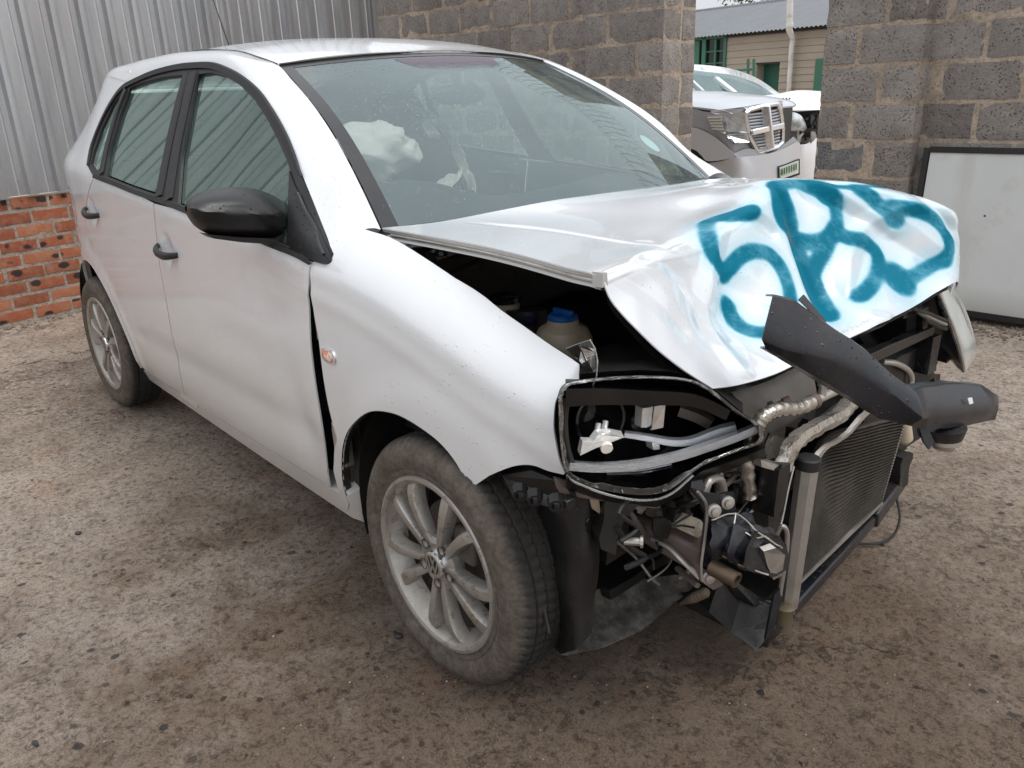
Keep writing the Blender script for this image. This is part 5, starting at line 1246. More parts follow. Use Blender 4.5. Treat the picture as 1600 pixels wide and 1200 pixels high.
# chassis rail, end plate and crumpled crash box
r1, r2 = onx(1000, 815, .34), onx(1102, 872, .50)
MB().bar(r1, r2, .05, .058).crush(.001, 20).build('chassis_rail', M['rust'], car, bevel=.008)
fl_ = MB().poly([onx(*q) for q in ((1020,790,.38),(1060,800,.44),(1098,815,.48),(1100,832,.49),(1090,842,.49),(1050,822,.44),(1010,806,.37))], (-.004, .0, .004)).crush(.003, 40, 4); fl_.build('torn_flange', mk_metal('flaking_paint', (.42, .38, .30), .6, .8, (.12, .08, .05), 22, .002, .1), car, smooth=False)
MB().tube(cr1(pts_x([(1018,842,.40),(1045,856,.44),(1070,880,.48),(1095,905,.51)]), 4), .0055, 6).build('rail_edge', M['alu'], car)
pl = [(1080,762,.525),(1105,770,.53),(1125,772,.545),(1147,768,.55),(1150,800,.55),(1135,830,.55),(1118,850,.545),(1122,880,.545),(1112,908,.535),(1096,910,.53),(1098,850,.53),(1106,800,.53)]
m = MB().poly([onx(*q) for q in pl], (-.006, .0, 0)).crush(.0015, 40, 2); ep = m.build('end_plate', M['beam'], car, angle=30)
MB().tube(cr1(pts_x([(1090,768,.534),(1104,790,.536),(1103,830,.536),(1096,880,.536),(1097,908,.538)]), 5), .0028, 6).build('plate_edge', M['alu'], ep)
for px_, py_, rr0 in ((1117,799,.013),(1138,786,.013),(1108,903,.014)):
    c0 = onx(px_, py_, .556 if py_ < 850 else .545); MB().lathe(c0, (.85, -.5, .1), [(-.006, rr0), (.0, rr0), (.001, rr0*.7), (.007, rr0*.62), (.008, 0)], 14, cap=False).build('bolt', M['bolt'], ep, angle=30)
# crash box: squashed like a can
rows = []
sec0 = [onx(*q) for q in ((1112,812,.55),(1150,802,.55),(1165,806,.55),(1150,850,.56),(1128,868,.56),(1110,850,.555))]
sec1 = [onx(*q) for q in ((1180,832,.60),(1210,838,.61),(1226,850,.61),(1228,885,.61),(1205,898,.615),(1165,880,.61))]
for k in range(13):
    f = k/12; s0 = [lerp3(a, b, f) for a, b in zip(sec0, sec1)]; c_ = sum(s0, Vector((0, 0, 0)))/6; q = 1 + .17*sin(f*13)
    lp_ = cr1(s0 + [s0[0]], 5)[:-1]; rows.append([c_ + (p-c_)*q for p in lp_])
m = MB().grid(rows, True); m.f.append([12*30+k for k in range(30)]); m.crush(.007, 26, 3); m.crush(.002, 80, 5)
M['crumple'] = mk_metal('crumpled_black_paint', (.005, .006, .010), .17, .06, (.35, .33, .32), 20, .001, .0)
cbx = m.build('crash_box', M['crumple'], car, angle=35)
for L in (((1113,812,.562),(1150,803,.565),(1185,832,.60),(1222,856,.622)), ((1150,803,.565),(1142,840,.575),(1134,864,.572)), ((1160,826,.582),(1178,840,.60),(1196,838,.61)), ((1128,868,.572),(1160,884,.60),(1200,898,.625))):
    MB().tube(cr1(pts_x(L), 6), .0016, 5).crush(.0015, 60, 3).build('fold_highlight', M['alu'], cbx)  # thin bright tubes added as highlights along the folds
m = MB().poly([onx(*q) for q in ((1195,862,.62),(1212,855,.625),(1225,868,.62),(1222,900,.61),(1208,905,.61),(1198,885,.615))], (-.012, 0, .004)).crush(.005, 50, 8); m.build('torn_metal', M['alu'], car, smooth=False)
tw = MB().lathe(onx(1112, 886, .55), (onx(1148, 905, .60) - onx(1112, 886, .55)), [(0, .016), (.055, .0155), (.056, .011), (.03, .011)], 18, cap=False); tw.build('towing_sleeve', mk_metal('brown_sleeve', (.16, .12, .085), .5, .6, (.09, .06, .04)), car)
m = MB().poly([onx(*q) for q in ((1088,880,.53),(1100,912,.535),(1115,922,.54),(1130,914,.55),(1118,902,.545))], (-.01, 0, .002)).build('lower_bracket', M['rust'], car, smooth=False)
MB().tube(cr1(pts_x([(1058,888,.42),(1078,905,.47),(1090,915,.50)]), 4), .006, 8).build('rail_edge', M['rust'], car)
# spring-like sensor plug pointing down
s0_, s1_ = onx(1104, 925, .52), onx(1064, 943, .45); sp_m = MB()
N_ = 16; sp_m.tube([lerp3(s0_, s1_, i/N_) for i in range(N_+1)], [(.011 if i % 2 else .008) if i < 9 else .008*(1-(i-9)/8) + .002 for i in range(N_+1)], 12); sp_m.build('rubber_boot', mk_metal('boot', (.20, .16, .12), .6, .5, (.08, .06, .04)), car)
# loops of pipe and small brackets between lamp and rail
MB().tube(cr1(pts_x([(1100,772,.50),(1108,752,.50),(1124,748,.50),(1130,765,.50),(1128,790,.50)]), 6), .0085, 10).build('steel_pipe', M['alu'], car)
MB().tube(pts_x([(1122,720,.46),(1124,770,.46)]), .010, 10).build('steel_pipe', M['alu'], car)
sp2 = MB(); c0 = onx(1145, 735, .45)
sp2.tube([c0 + Vector((.022*cos(i*.7), .022*sin(i*.7), -.028 + i*.0016)) for i in range(36)], .004, 6); sp2.build('horn_spring', M['shroud'], car)
m = MB().poly(pts_x([(1082,752,.50),(1096,748,.50),(1104,762,.51),(1092,775,.51),(1080,768,.505)]), (-.008, 0, 0)).build('small_bracket', M['beam'], car, bevel=.002)
for i, (a, b) in enumerate(((( 1040,756,.42),(1090,782,.46)), ((1030,775,.40),(1075,800,.44)), ((1135,815,.47),(1150,760,.48)))):
    MB().tube(cr1(pts_x([a, ((a[0]+b[0])/2, (a[1]+b[1])/2+8, a[2]), b]), 4), .007, 8).build('wiring', (M['rust'], dark, M['rubber'])[i], car)
tr_ = random.Random(9)
for i in range(16):
    x0 = tr_.uniform(1050, 1205); y0 = tr_.uniform(735, 860); c0 = onx(x0, y0, tr_.uniform(.38, .46)); s = tr_.uniform(.012, .028)
    b = subdiv_box((-s, -s, -s), (s, s, s), .015).crush(.008, 35, i); b.v = [c0 + v for v in b.v]; b.build('engine_fitting', (dark, M['gloss'], M['shroud'])[i % 3], car, angle=30)

tr_ = random.Random(77)
for i in range(36):
    x0, y0 = tr_.uniform(955, 1200), tr_.uniform(735, 850); X0 = (.36 if i % 3 else .40) + .10*(x0-955)/245 + tr_.uniform(-.02, .03); P0 = [(x0, y0, X0)]
    for k in range(3): P0.append((P0[-1][0] + tr_.uniform(-34, 34), P0[-1][1] + tr_.uniform(-8, 34), X0 + tr_.uniform(-.02, .02)))
    MB().tube(cr1(pts_x(P0), 5), tr_.choice((.0022, .003, .0045, .006)), 7).build('wiring', (M['rubber'], M['gloss'], M['shroud'], M['alu'], dark)[i % 5], car)
for i in range(26):
    x0, y0 = tr_.uniform(950, 1195), tr_.uniform(755, 850); X0 = (.37 if i % 3 else .41) + .10*(x0-955)/245; w_, h_ = tr_.uniform(7, 16), tr_.uniform(6, 20); ro_ = tr_.uniform(-.6, .6)
    Q = [(x0 + a*w_*cos(ro_) - b*h_*sin(ro_), y0 + a*w_*sin(ro_) + b*h_*cos(ro_), X0) for a, b in ((-1,-.8),(.2,-1),(1,-.4),(.8,.9),(-.3,1),(-1,.3))]
    MB().poly(pts_x(Q), (-.006, .002, 0)).crush(.003, 50, i).build('bent_bracket', (M['beam'], M['rust'], M['shroud'], M['black'])[i % 4], car, smooth=False)
# inner wheel-arch liner and dirty splash guard
lin = [[(770,758,.05,-.74),(800,752,.13,-.72),(850,758,.25,-.71),(905,758,.34,-.70),(930,752,.36,-.62)],
       [(788,800,.08,-.76),(815,800,.15,-.74),(860,805,.27,-.71),(910,810,.35,-.68),(934,810,.36,-.60)],
       [(815,870,.12,-.77),(840,868,.19,-.76),(870,872,.29,-.72),(912,875,.36,-.66),(934,870,.36,-.58)],
       [(840,940,.18,-.77),(860,942,.24,-.76),(885,945,.32,-.73),(910,945,.36,-.67),(930,935,.36,-.58)],
       [(862,1008,.25,-.765),(876,1022,.28,-.76),(888,1018,.32,-.73),(904,1014,.36,-.70),(926,990,.37,-.60)]]
rows = cr2([[onx(a, b, x) for a, b, x, y in r] for r in lin], 5, 5); m = MB().grid(rows); m.crush(.006, 9, 3)
ln = m.build('wheel_arch_liner', M['black'], car, fix=False, angle=50); solid(ln, .004, 0)
ed = cr1([onx(a, b, x) for a, b, x in ((770,758,.055),(788,800,.085),(815,870,.125),(840,940,.185),(853,984,.225))], 6)
MB().grid([[p + Vector((.0, -.010, 0)), p + Vector((.012, .004, 0)), p + Vector((.018, .014, 0))] for p in ed]).build('liner_edge', M['dirtyblack'], ln, fix=False)
cr_ = cr1([onx(a, b, x) for a, b, x in ((838,828,.225),(842,870,.243),(846,905,.262),(850,945,.285),(858,985,.305))], 5)
MB().tube([p + Vector((.006, -.006, 0)) for p in cr_], .0035, 5).build('liner_crack', M['rubber'], ln)
sg = [[onz(853, 985, .17), onz(875, 1022, .125), onz(905, 1020, .12), onz(940, 1012, .115), onz(1000, 985, .11), onz(1050, 945, .12), onz(1088, 912, .14)],
      [onz(880, 980, .19), onz(890, 985, .16), onz(915, 975, .14), onz(945, 965, .13), onz(1000, 945, .13), onz(1045, 920, .14), onz(1085, 903, .15)],
      [onz(915, 930, .24), onz(925, 930, .21), onz(935, 920, .19), onz(955, 915, .17), onz(1000, 908, .16), onz(1040, 902, .16), onz(1083, 896, .16)]]
t = NT('caked_splash_guard'); n = t.noise(9, 7, .7); cc = t.ramp(n, [(.38, (.028, .025, .022)), (.47, (.07, .064, .056)), (.56, (.15, .14, .125)), (.66, (.17, .115, .075))]); M['splash'] = t.done(t.bsdf(cc, .75, 0, t.bump(t.noise(30, 7, .7), .004, .9)))
m = MB().grid(cr2(sg, 5, 4)); m.crush(.004, 14, 2); o = m.build('splash_guard', M['splash'], car, fix=False, angle=50); solid(o, .004, 0)
m = MB().poly([onz(1085, 905, .14), onz(1092, 918, .13), onz(1088, 930, .10), onz(1080, 915, .13)], (0, 0, .006)).build('guard_tab', M['splash'], car, smooth=False)
# fog-lamp holder and lamp bracket under the wing
fb_ = MB().poly(pts_x([(782,742,.20),(830,735,.28),(870,750,.35),(900,772,.39),(903,795,.39),(885,803,.37),(850,790,.32),(800,775,.24)]), (-.03, .02, 0)).crush(.006, 22, 3); fo = fb_.build('fog_lamp_holder', M['black'], car, smooth=False)
for a, b, c_ in ((812,764,.29),(835,772,.33),(868,780,.38)): MB().lathe(onx(a, b, c_), (.7, -.6, -.2), [(0, .016), (.02, .014), (.02, .009), (.005, .008)], 10, cap=False).build('socket', M['dirtyblack'], fo)
MB().box(onx(888, 786, .395) - Vector((.012, .014, .012)), onx(888, 786, .395) + Vector((.01, .012, .012))).build('clip', M['black'], fo, bevel=.003)
m = MB().poly(pts_x([(918,768,.37),(935,770,.38),(938,795,.38),(940,806,.38),(925,795,.37)]), (-.006, .004, 0)).build('lamp_tab', M['bottle'], car, bevel=.001)
m = MB().poly(pts_x([(948,775,.40),(990,772,.43),(1008,782,.44),(975,812,.43),(968,840,.425),(962,868,.42),(938,860,.40),(934,842,.40),(944,815,.405)]), (-.05, .03, 0)).crush(.005, 20, 6); lb = m.build('bumper_bracket', M['black'], car, angle=30)
MB().lathe(onx(975, 845, .44), (.75, .6, 0), [(0, .008), (.03, .008), (.03, .012), (.035, .012), (.036, .004)], 10).build('bolt', M['bolt'], lb)
m = MB().poly(pts_x([(870,752,.36),(905,762,.385),(925,770,.39),(960,775,.40),(955,785,.40),(910,778,.385),(875,770,.37)]), (-.02, .01, 0)).build('lamp_bracket', M['rust'], car)
# lower cross member and the torn plastic undertray
cA, cB, cC = onz(1188, 1000, .10), onz(1358, 812, .12), onz(1404, 748, .15)
cm = MB().bar(cA, cB, .035, .035, up=(0, 0, 1)).bar(cB + (cC-cB)*.02, cC, .045, .05, up=(0, 0, 1)); cmo = cm.build('lower_cross_member', M['beam'], car, bevel=.006)
for f in (.25, .31, .42, .47): MB().lathe(lerp3(cA, cB, f) + Vector((.006, 0, .0182)), (0, 0, 1), [(0, .0), (0, .0055), (.0006, .0055)], 10, cap=False).build('drain_hole', M['rubber'], cmo)
subdiv_box((-.6, -.52, .17), (.24, .52, .20), .08).crush(.015, 6, 3).build('belly_pan', dark, car, angle=30)
m = MB().box((.20, -.34, .10), (.46, .36, .13)).crush(.01, 9, 2); m.build('under_frame', dark, car)
ut = [(1105,955,.44),(1128,900,.45),(1160,925,.47),(1195,940,.50),(1225,935,.52),(1238,930,.53),(1240,960,.55),(1215,990,.555),(1185,1017,.545),(1170,1008,.53),(1140,985,.48)]
m = MB().poly([onx(*q) for q in ut], (-.012, .004, .0)).crush(.008, 16, 5); m.build('torn_undertray', M['dirtyblack'], car, smooth=False)
m = MB().poly([onx(*q) for q in ((1130,895,.46),(1160,915,.48),(1195,938,.50),(1180,948,.50),(1150,935,.47))], (-.008, 0, 0)).crush(.004, 30, 5); m.build('torn_undertray', M['gloss'], car, smooth=False)
m = MB().poly([onx(*q) for q in ((1210,930,.56),(1222,915,.565),(1220,945,.565),(1208,985,.56),(1196,1000,.555))], (-.006, .003, 0)).build('plastic_splinter', M['beam'], car, smooth=False)
for (a, b, c_, d_) in ((1275,850,1300,832), (1290,820,1330,800), (1262,880,1282,868)):
    MB().bar(onz(a, b, .12), onz(c_, d_, .12), .05, .02).crush(.006, 20, a).build('tray_rib', M['splash' if a == 1275 else 'beam'], car)
bk = subdiv_box((-.03, -.03, -.06), (.03, .03, .05), .02).crush(.008, 20, 4); c0 = onx(1398, 730, .41); bk.v = [c0 + v for v in bk.v]; bk.build('mount_bracket', dark, car, angle=30)
MB().tube(cr1([onz(1400, 775, .10), onz(1406, 810, .05), onz(1395, 838, .02), onz(1370, 849, .012), onz(1335, 849, .012), onz(1300, 840, .03)], 8), .004, 8).build('loose_cable', M['rubber'], car)
MB().lathe(onx(1412, 672, .42), (0, .3, -1), [(-.03, .02), (.03, .025), (.045, .015)], 14).build('washer_bottle', M['bottle'], car)

# bumper beam: pressed channel, torn off its right mount and folded
bs = [((1209,461),(1191,529),(1197,541),1.360), ((1240,466),(1224,544),(1224,557),1.375), ((1298,509),(1297,561),(1292,597),1.400), ((1352,547),(1352,591),(1350,632),1.430),
      ((1394,583),(1398,620),(1386,655),1.452), ((1426,608),(1441,652),(1424,663),1.462), ((1438,604),(1449,652),(1450,669),1.485), ((1490,599),(1504,646),(1500,665),1.560), ((1534,602),(1545,644),(1528,660),1.620), ((1557,616),(1557,643),(1552,655),1.650)]
rows = []
def mixr(A_, B_2, f): return [lerp3_(a, b, f) for a, b in zip(A_, B_2)]
def lerp3_(a, b, f): return a + (b-a)*f
st_ = []
for tp, md, lw, d_ in bs:
    T_, Mi, Lo = dep(*tp, d_), dep(*md, d_-.012), dep(*lw, d_+.012); fz = AX[2]
    st_.append([T_ + fz*.045 + u_*.004, T_ + fz*.004, lerp3_(T_, Mi, .05), lerp3_(T_, Mi, .35) - fz*.003, lerp3_(T_, Mi, .7) - fz*.003, lerp3_(T_, Mi, .95), Mi + (Lo-Mi)*.06 + fz*.001, Lo, Lo + fz*.03])
for A_, B_2 in zip(st_, st_[1:]):
    for k in range(8): rows.append(mixr(A_, B_2, k/8))
rows.append(st_[-1])
m = MB().grid(rows); m.v = [v + noise.noise_vector(v*13)*.0035 + noise.noise_vector(v*40)*.0008 for v in m.v]; bmo = m.build('bumper_beam', M['beam'], car, fix=False, angle=26); solid(bmo, .003, 0)
M['worn'] = mk_metal('scuffed_edge', (.30, .29, .28), .4, .7, (.05, .05, .055), 60, .001, .3)
m = MB().poly([dep(1248, 468, 1.40), dep(1256, 460, 1.41), dep(1292, 502, 1.42), dep(1286, 506, 1.41)], AX[2]*.004).build('torn_tab', M['beam'], bmo, smooth=False)
m = MB().poly([dep(1512, 622, 1.553), dep(1519, 621, 1.556), dep(1521, 630, 1.556), dep(1515, 632, 1.553)], AX[2]*.002); m.build('sticker', M['panel'], bmo, smooth=False)
c0 = dep(1470, 672, 1.58); hm_ = MB().lathe(c0, (0, 0, -1), [(-.01, .045), (.012, .04), (.013, .028), (.025, .022)], 20); ho = hm_.build('buffer_mount', M['dirtyblack'], bmo)
MB().lathe(c0 + Vector((.01, 0, -.012)), (0, 0, -1), [(0, .03), (.01, .03), (.014, .022), (.022, .020)], 18).build('mount_disc', M['alu'], bmo)
MB().poly([dep(1437, 668, 1.55), dep(1452, 672, 1.55), dep(1460, 690, 1.55), dep(1452, 702, 1.55), dep(1443, 690, 1.55)], AX[2]*.006).build('torn_tab', M['beam'], bmo, smooth=False)

# the other corner: lamp seen from inside, its bracketry and pipes
t = NT('milky_lens'); cc = t.ramp(t.noise(5, 4), [(.3, (.42, .44, .42)), (.7, (.56, .57, .55))]); M['milky'] = t.done(t.bsdf(cc, .18, 0, None, .6, .4))
LL = [[(1480,444,.40),(1500,470,.40),(1515,505,.41),(1524,545,.43),(1521,560,.44)],
      [(1468,446,.43),(1488,474,.43),(1503,508,.44),(1514,545,.46),(1512,572,.46)],
      [(1462,450,.44),(1478,480,.45),(1492,512,.46),(1504,548,.47),(1508,580,.47)]]
m = MB().grid(cr2([[onx(*q) for q in r] for r in LL], 4, 5)).build('headlight', M['milky'], car, fix=False, angle=40); solid(m, .006, 0)
MB().tube(cr1([onx(*q) for q in ((1466,452,.455),(1480,485,.465),(1494,520,.475),(1504,555,.48),(1508,580,.48))], 5), .0045, 8).build('lens_edge', M['shard'], m)
MB().tube(cr1([onx(*q) for q in ((1486,448,.42),(1503,478,.42),(1516,515,.43),(1521,552,.44))], 5), .0035, 8).build('lens_edge', M['chrome'], m)
hb2 = MB().grid(cr2([[onx(*q) for q in r] for r in ([(1440,456,.40),(1462,452,.43),(1472,480,.45)], [(1446,500,.40),(1470,500,.43),(1486,515,.455)], [(1470,540,.40),(1484,550,.43),(1500,560,.465)], [(1485,560,.40),(1495,572,.43),(1507,582,.47)])], 4, 4)); hb2.crush(.004, 20, 7); o = hb2.build('lamp_housing', M['beam'], car, fix=False); solid(o, .006, 0)
MB().bar(onx(1352, 560, .42), onx(1452, 515, .42), .028, .030).build('tie_bar', M['gloss'], car, bevel=.003)
MB().bar(onx(1440, 515, .42), onx(1442, 480, .42), .02, .03).bar(onx(1430, 484, .41), onx(1404, 492, .40), .03, .02).build('tie_bar', M['beam'], car, bevel=.003)
b = subdiv_box((-.03, -.026, -.055), (.02, .026, .055), .03).crush(.003, 20, 8); c0 = onx(1449, 552, .42); b.v = [c0 + v for v in b.v]; b.build('air_duct', M['gloss'], car, angle=30)
b = subdiv_box((-.03, -.02, -.03), (.02, .02, .03), .03).crush(.003, 20, 8); c0 = onx(1475, 548, .38); b.v = [c0 + v for v in b.v]; b.build('air_duct', M['black'], car, angle=30)
MB().tube(cr1(pts_x([(1378,565,.40),(1400,568,.41),(1418,578,.415),(1424,592,.415),(1420,612,.415)]), 6), .0085, 10).build('steel_pipe', M['alu'], car)
MB().tube(cr1(pts_x([(1385,585,.39),(1402,590,.39),(1410,604,.39)]), 6), .0075, 10).build('steel_pipe', M['shroud'], car)
tr_ = random.Random(19)
for i in range(14):
    x0 = tr_.uniform(1385, 1470); y0 = tr_.uniform(505, 600); c0 = onx(x0, y0, tr_.uniform(.28, .36)); s = tr_.uniform(.015, .035)
    b = subdiv_box((-s, -s, -s), (s, s, s), .02).crush(.010, 30, i+30); b.v = [c0 + v for v in b.v]; b.build('engine_fitting', (dark, M['gloss'], M['black'])[i % 3], car, angle=30)
for i in range(3):
    MB().tube(cr1(pts_x([(1425+i*8,482+i*4,.44),(1450,490+i*6,.45),(1478,500+i*7,.46)]), 5), .006, 7).crush(.002, 40).build('wiring', (M['beam'], M['shroud'], dark)[i], car)
b = subdiv_box((.22, .30, .22), (.40, .62, .55), .06).crush(.02, 12, 6).build('front_panel', dark, car, angle=30)

# ------------------------------------------------------------------ beyond the gap: silver off-roader
HD = radians(15); SU = Vector((cos(HD), sin(HD), 0)); SL = Vector((-sin(HD), cos(HD), 0)); S0 = Vector((-2.88, 4.50, 0))
def sp3(u, v, z): return S0 + SU*u + SL*v + Vector((0, 0, z))
def onp(px, py, P0, n):
    d = ray(px, py); return CAM + d*((P0-CAM).dot(n)/d.dot(n))
def sfu(v): return .30*(1-abs((v-.93)/.93)**2.2)
def sfr(px, py, off=0):                                       # on the curved front
    d = ray(px, py); best = None
    lo, hi = 5.0, 9.5; prev = None
    for i in range(120):
        t_ = lo + (hi-lo)*i/119; p = CAM + d*t_ - S0; u = p.dot(SU); v = p.dot(SL); g_ = u - (sfu(min(max(v, 0), 1.86)) + off)
        if prev is not None and prev[0] > 0 >= g_ and v > -.02:
            f = prev[0]/(prev[0]-g_); return CAM + d*(prev[1] + (t_-prev[1])*f)
        prev = (g_, t_)
    return onp(px, py, S0 - SL*max(off, 0)*.6, SL)
def ssd(px, py, off=0): return onp(px, py, S0 - SL*off, SL)   # on the flank
suv = empty('off_road_car', sp3(-1.6, .93, 0), 'silver off-road car with a chrome cross grille, parked beyond the wall gap', 'car')
t = NT('silver_paint'); cc = t.mix(t.ramp(t.noise(2, 4), [(.4, 0.), (.7, .3)]), (.56, .585, .63), (.47, .48, .50)); M['silver'] = t.done(t.bsdf(cc, .32, .35, None, .5, .6, .08))
t = NT('silver_cladding'); M['silver2'] = t.done(t.bsdf((.37, .385, .41), .4, .35, None, .5, .3))
def gridpx(name, L, mat, par, fn, n=5, th=.01, ang=50):
    o = MB().grid(cr2([[fn(*q) if len(q) < 4 else q[3](q[0], q[1]) for q in r] for r in L], n, n)).build(name, mat, par, fix=False, angle=ang); solid(o, th, 0); return o
# bonnet: from the screen foot to the front edge, crossing its width
hr_ = []
for v, dz in ((-.0, -.05), (.10, .0), (.35, .015), (.93, .03), (1.5, .015), (1.76, .0), (1.86, -.05)):
    bk_ = max(0, v-.93)*.55; hr_.append([sp3(-1.05, v, 1.155+dz), sp3(-.7, v, 1.145+dz), sp3(-.30 + sfu(v)*.6 - bk_, v, 1.10+dz*.9), sp3(-.10 + sfu(v)*.9 - bk_, v, 1.055+dz*.6), sp3(-.04 + sfu(v)*.92 - bk_, v, 1.02+dz*.4)])
o = MB().grid(cr2(hr_, 4, 4)).build('bonnet', M['silver'], suv, fix=False); solid(o, .02, 0)
# body shell behind everything visible
m = MB(); m.box((0, 0, 0), (1, 1, 1)); 
def sbox(u0, u1, v0, v1, z0, z1): 
    b = MB().box((0, 0, 0), (1, 1, 1)); b.v = [sp3(u0+(u1-u0)*v.x, v0+(v1-v0)*v.y, z0+(z1-z0)*v.z) for v in b.v]; return b
sbox(-1.05, -.02, .10, 1.76, .45, 1.02).build('inner_structure', M['rubber'], suv)
sbox(-4.2, -1.05, .03, 1.83, .40, 1.15).build('body', M['silver'], suv, bevel=.05)
rows = [[sp3(u, v, z) for v in (.12+(.03 if z > 1.5 else 0), .5, .93, 1.4, 1.74-(.03 if z > 1.5 else 0))] for u, z in ((-1.0, 1.17), (-1.25, 1.40), (-1.55, 1.68), (-1.8, 1.77), (-2.8, 1.80), (-4.0, 1.76), (-4.2, 1.2))]
o = MB().grid(cr2(rows[:3], 4, 3)).build('windscreen', M['screen'], suv, fix=False)
o = MB().grid(cr2(rows[2:], 3, 3)).build('roof', M['silver'], suv, fix=False); solid(o, .03, 0)
for v in (.10, 1.76): MB().bar(sp3(-.98, v, 1.16), sp3(-1.60, v + (.05 if v < 1 else -.05), 1.70), .07, .05).build('pillar', M['silver'], suv, bevel=.01)
sbox(-4.1, -1.5, .10, .14, 1.15, 1.72).build('side_glass', M['glass'], suv)
# wing with flared arch
gridpx('front_wing', [[(1040,165),(1083,170),(1098,174),(1112,182)], [(1040,190),(1083,198),(1110,208),(1128,220)]], M['silver2'], suv, ssd)
fl1 = [[(1040,196),(1083,199),(1110,210),(1132,226),(1150,243)], [(1040,206),(1083,214),(1104,228),(1122,245),(1148,246)], [(1040,222),(1083,233),(1096,243),(1108,252),(1146,247)]]
gridpx('arch_flare', fl1, M['silver'], suv, lambda a, b: ssd(a, b, .03))
wsu = sp3(-.95, .10, .37); MB().lathe(wsu, SL, [(0, .0), (0, .22), (.02, .25), (.0, .30), (.02, .36), (.05, .375), (.22, .375)], 36, cap=False).build('wheel', M['rubber'], suv)
# bumper, in three bands
bp = [[(1100,256,0,ssd),(1125,252,0,ssd),(1150,246),(1170,244),(1200,240),(1225,232),(1247,222),(1250,236)],
      [(1103,268,0,ssd),(1128,264,0,ssd),(1155,262),(1180,264),(1200,262),(1225,255),(1248,245),(1251,250)],
      [(1110,295,0,ssd),(1130,295,0,ssd),(1155,292),(1180,290),(1200,290),(1225,285),(1246,278),(1249,276)]]
gridpx('front_bumper', [[(q[0], q[1]) if len(q) == 2 else q for q in r] for r in bp], M['silver'], suv, lambda a, b: sfr(a, b, .05))
gridpx('bumper_top', [[(1146,240),(1170,232),(1200,240),(1222,228),(1240,214)], [(1152,247),(1172,244),(1200,241),(1226,232),(1248,223)]], M['silver2'], suv, lambda a, b: sfr(a, b, .03))
gridpx('front_panel', [[(1088,172,0,ssd),(1112,175,0,ssd),(1150,170),(1170,168),(1200,163),(1222,158)], [(1090,186,0,ssd),(1112,200,0,ssd),(1140,218),(1165,228),(1190,236),(1225,222)], [(1112,215,0,ssd),(1128,228,0,ssd),(1148,240),(1170,240),(1195,243),(1226,232)]], M['silver2'], suv, lambda a, b: sfr(a, b, -.02))
# lamps
def patch(name, L, mat, par, off, th=.01):
    P3 = [sfr(a, b, off) for a, b in L]; o = MB().add(P3, [tuple(range(len(P3)))]).build(name, mat, par, fix=False, smooth=False); solid(o, th, 0); return o
t = NT('lamp_glass'); cc = t.ramp(t.noise(9, 4), [(.4, (.30, .32, .33)), (.6, (.62, .64, .65))]); M['lamp'] = t.done(t.bsdf(cc, .1, .3, None, .6, .8))
t = NT('indicator_glass'); M['indic'] = t.done(t.bsdf((.38, .38, .34), .15, .1, None, .6, .8))
hl1 = patch('headlight', [(1103,180),(1164,175),(1169,207),(1128,209),(1110,196)], M['chrome'], suv, .05)
patch('indicator', [(1106,182),(1126,180),(1133,206),(1127,207),(1111,195)], M['indic'], hl1, .065)
patch('lamp', [(1132,181),(1162,178),(1167,205),(1137,206)], M['lamp'], hl1, .07)
for k in range(5): MB().tube([sfr(1106+k*1.5, 184+k*4.4, .075), sfr(1127+k*1.2, 183+k*4.8, .075)], .004, 5).build('lamp_rib', M['milky'], hl1)
fg = patch('fog_lamp', [(1134,211),(1168,208),(1171,222),(1146,225)], M['chrome'], suv, .05); patch('lens', [(1140,213),(1165,211),(1168,220),(1148,223)], M['lamp'], fg, .065)
patch('chrome_strip', [(1110,173),(1160,167),(1222,157),(1222,162),(1168,172),(1122,179),(1112,177)], M['silver'], suv, .02)
# grille
gr_ = empty('grille', sp3(.2, .93, .85), parent=suv)
gp = [(1164,177),(1172,171),(1200,164),(1214,162),(1219,172),(1223,200),(1222,222),(1214,230),(1188,236),(1182,233),(1172,215)]
P3 = [sfr(a, b, .012) for a, b in gp]; MB().add(P3, [tuple(range(len(P3)))]).build('grille_back', M['rubber'], gr_, fix=False, smooth=False)
MB().tube([sfr(a, b, .025) for a, b in gp + gp[:1]], .022, 6).build('grille_frame', M['chrome'], gr_)
for k in range(12):
    y0 = 177 + k*4.9
    if abs(y0-204) < 4: continue
    MB().tube([sfr(1166 + max(0, (y0-205))*.45, y0+3, .02), sfr(1193, y0, .02), sfr(1218, y0-6, .02)], .010, 4).build('slat', M['silver2'], gr_)
MB().bar(sfr(1196, 165, .04), sfr(1203, 232, .04), .08, .04, up=SL).build('cross_bar', M['chrome'], gr_, bevel=.01); MB().bar(sfr(1171, 207, .04), sfr(1221, 196, .04), .08, .05).build('cross_bar', M['chrome'], gr_, bevel=.01)
# number plate, seen too obliquely to read
t = NT('plate_white'); M['plate'] = t.done(t.bsdf((.55, .58, .50), .4)); t = NT('plate_green'); M['plateg'] = t.done(t.bsdf((.03, .12, .06), .5))
np_ = patch('number_plate', [(1218,262),(1247,251),(1247,270),(1219,280)], M['plate'], suv, .075)
for k in range(7):
    x0 = 1221 + k*3.7; y0 = 264 - k*1.4; patch('character', [(x0, y0), (x0+1.9, y0-.7), (x0+1.9, y0+9.6), (x0, y0+10.2)], M['plateg'], np_, .088, .002)
patch('plate_frame', [(1216,260),(1249,248),(1249,273),(1217,284)], M['rubber'], suv, .065)

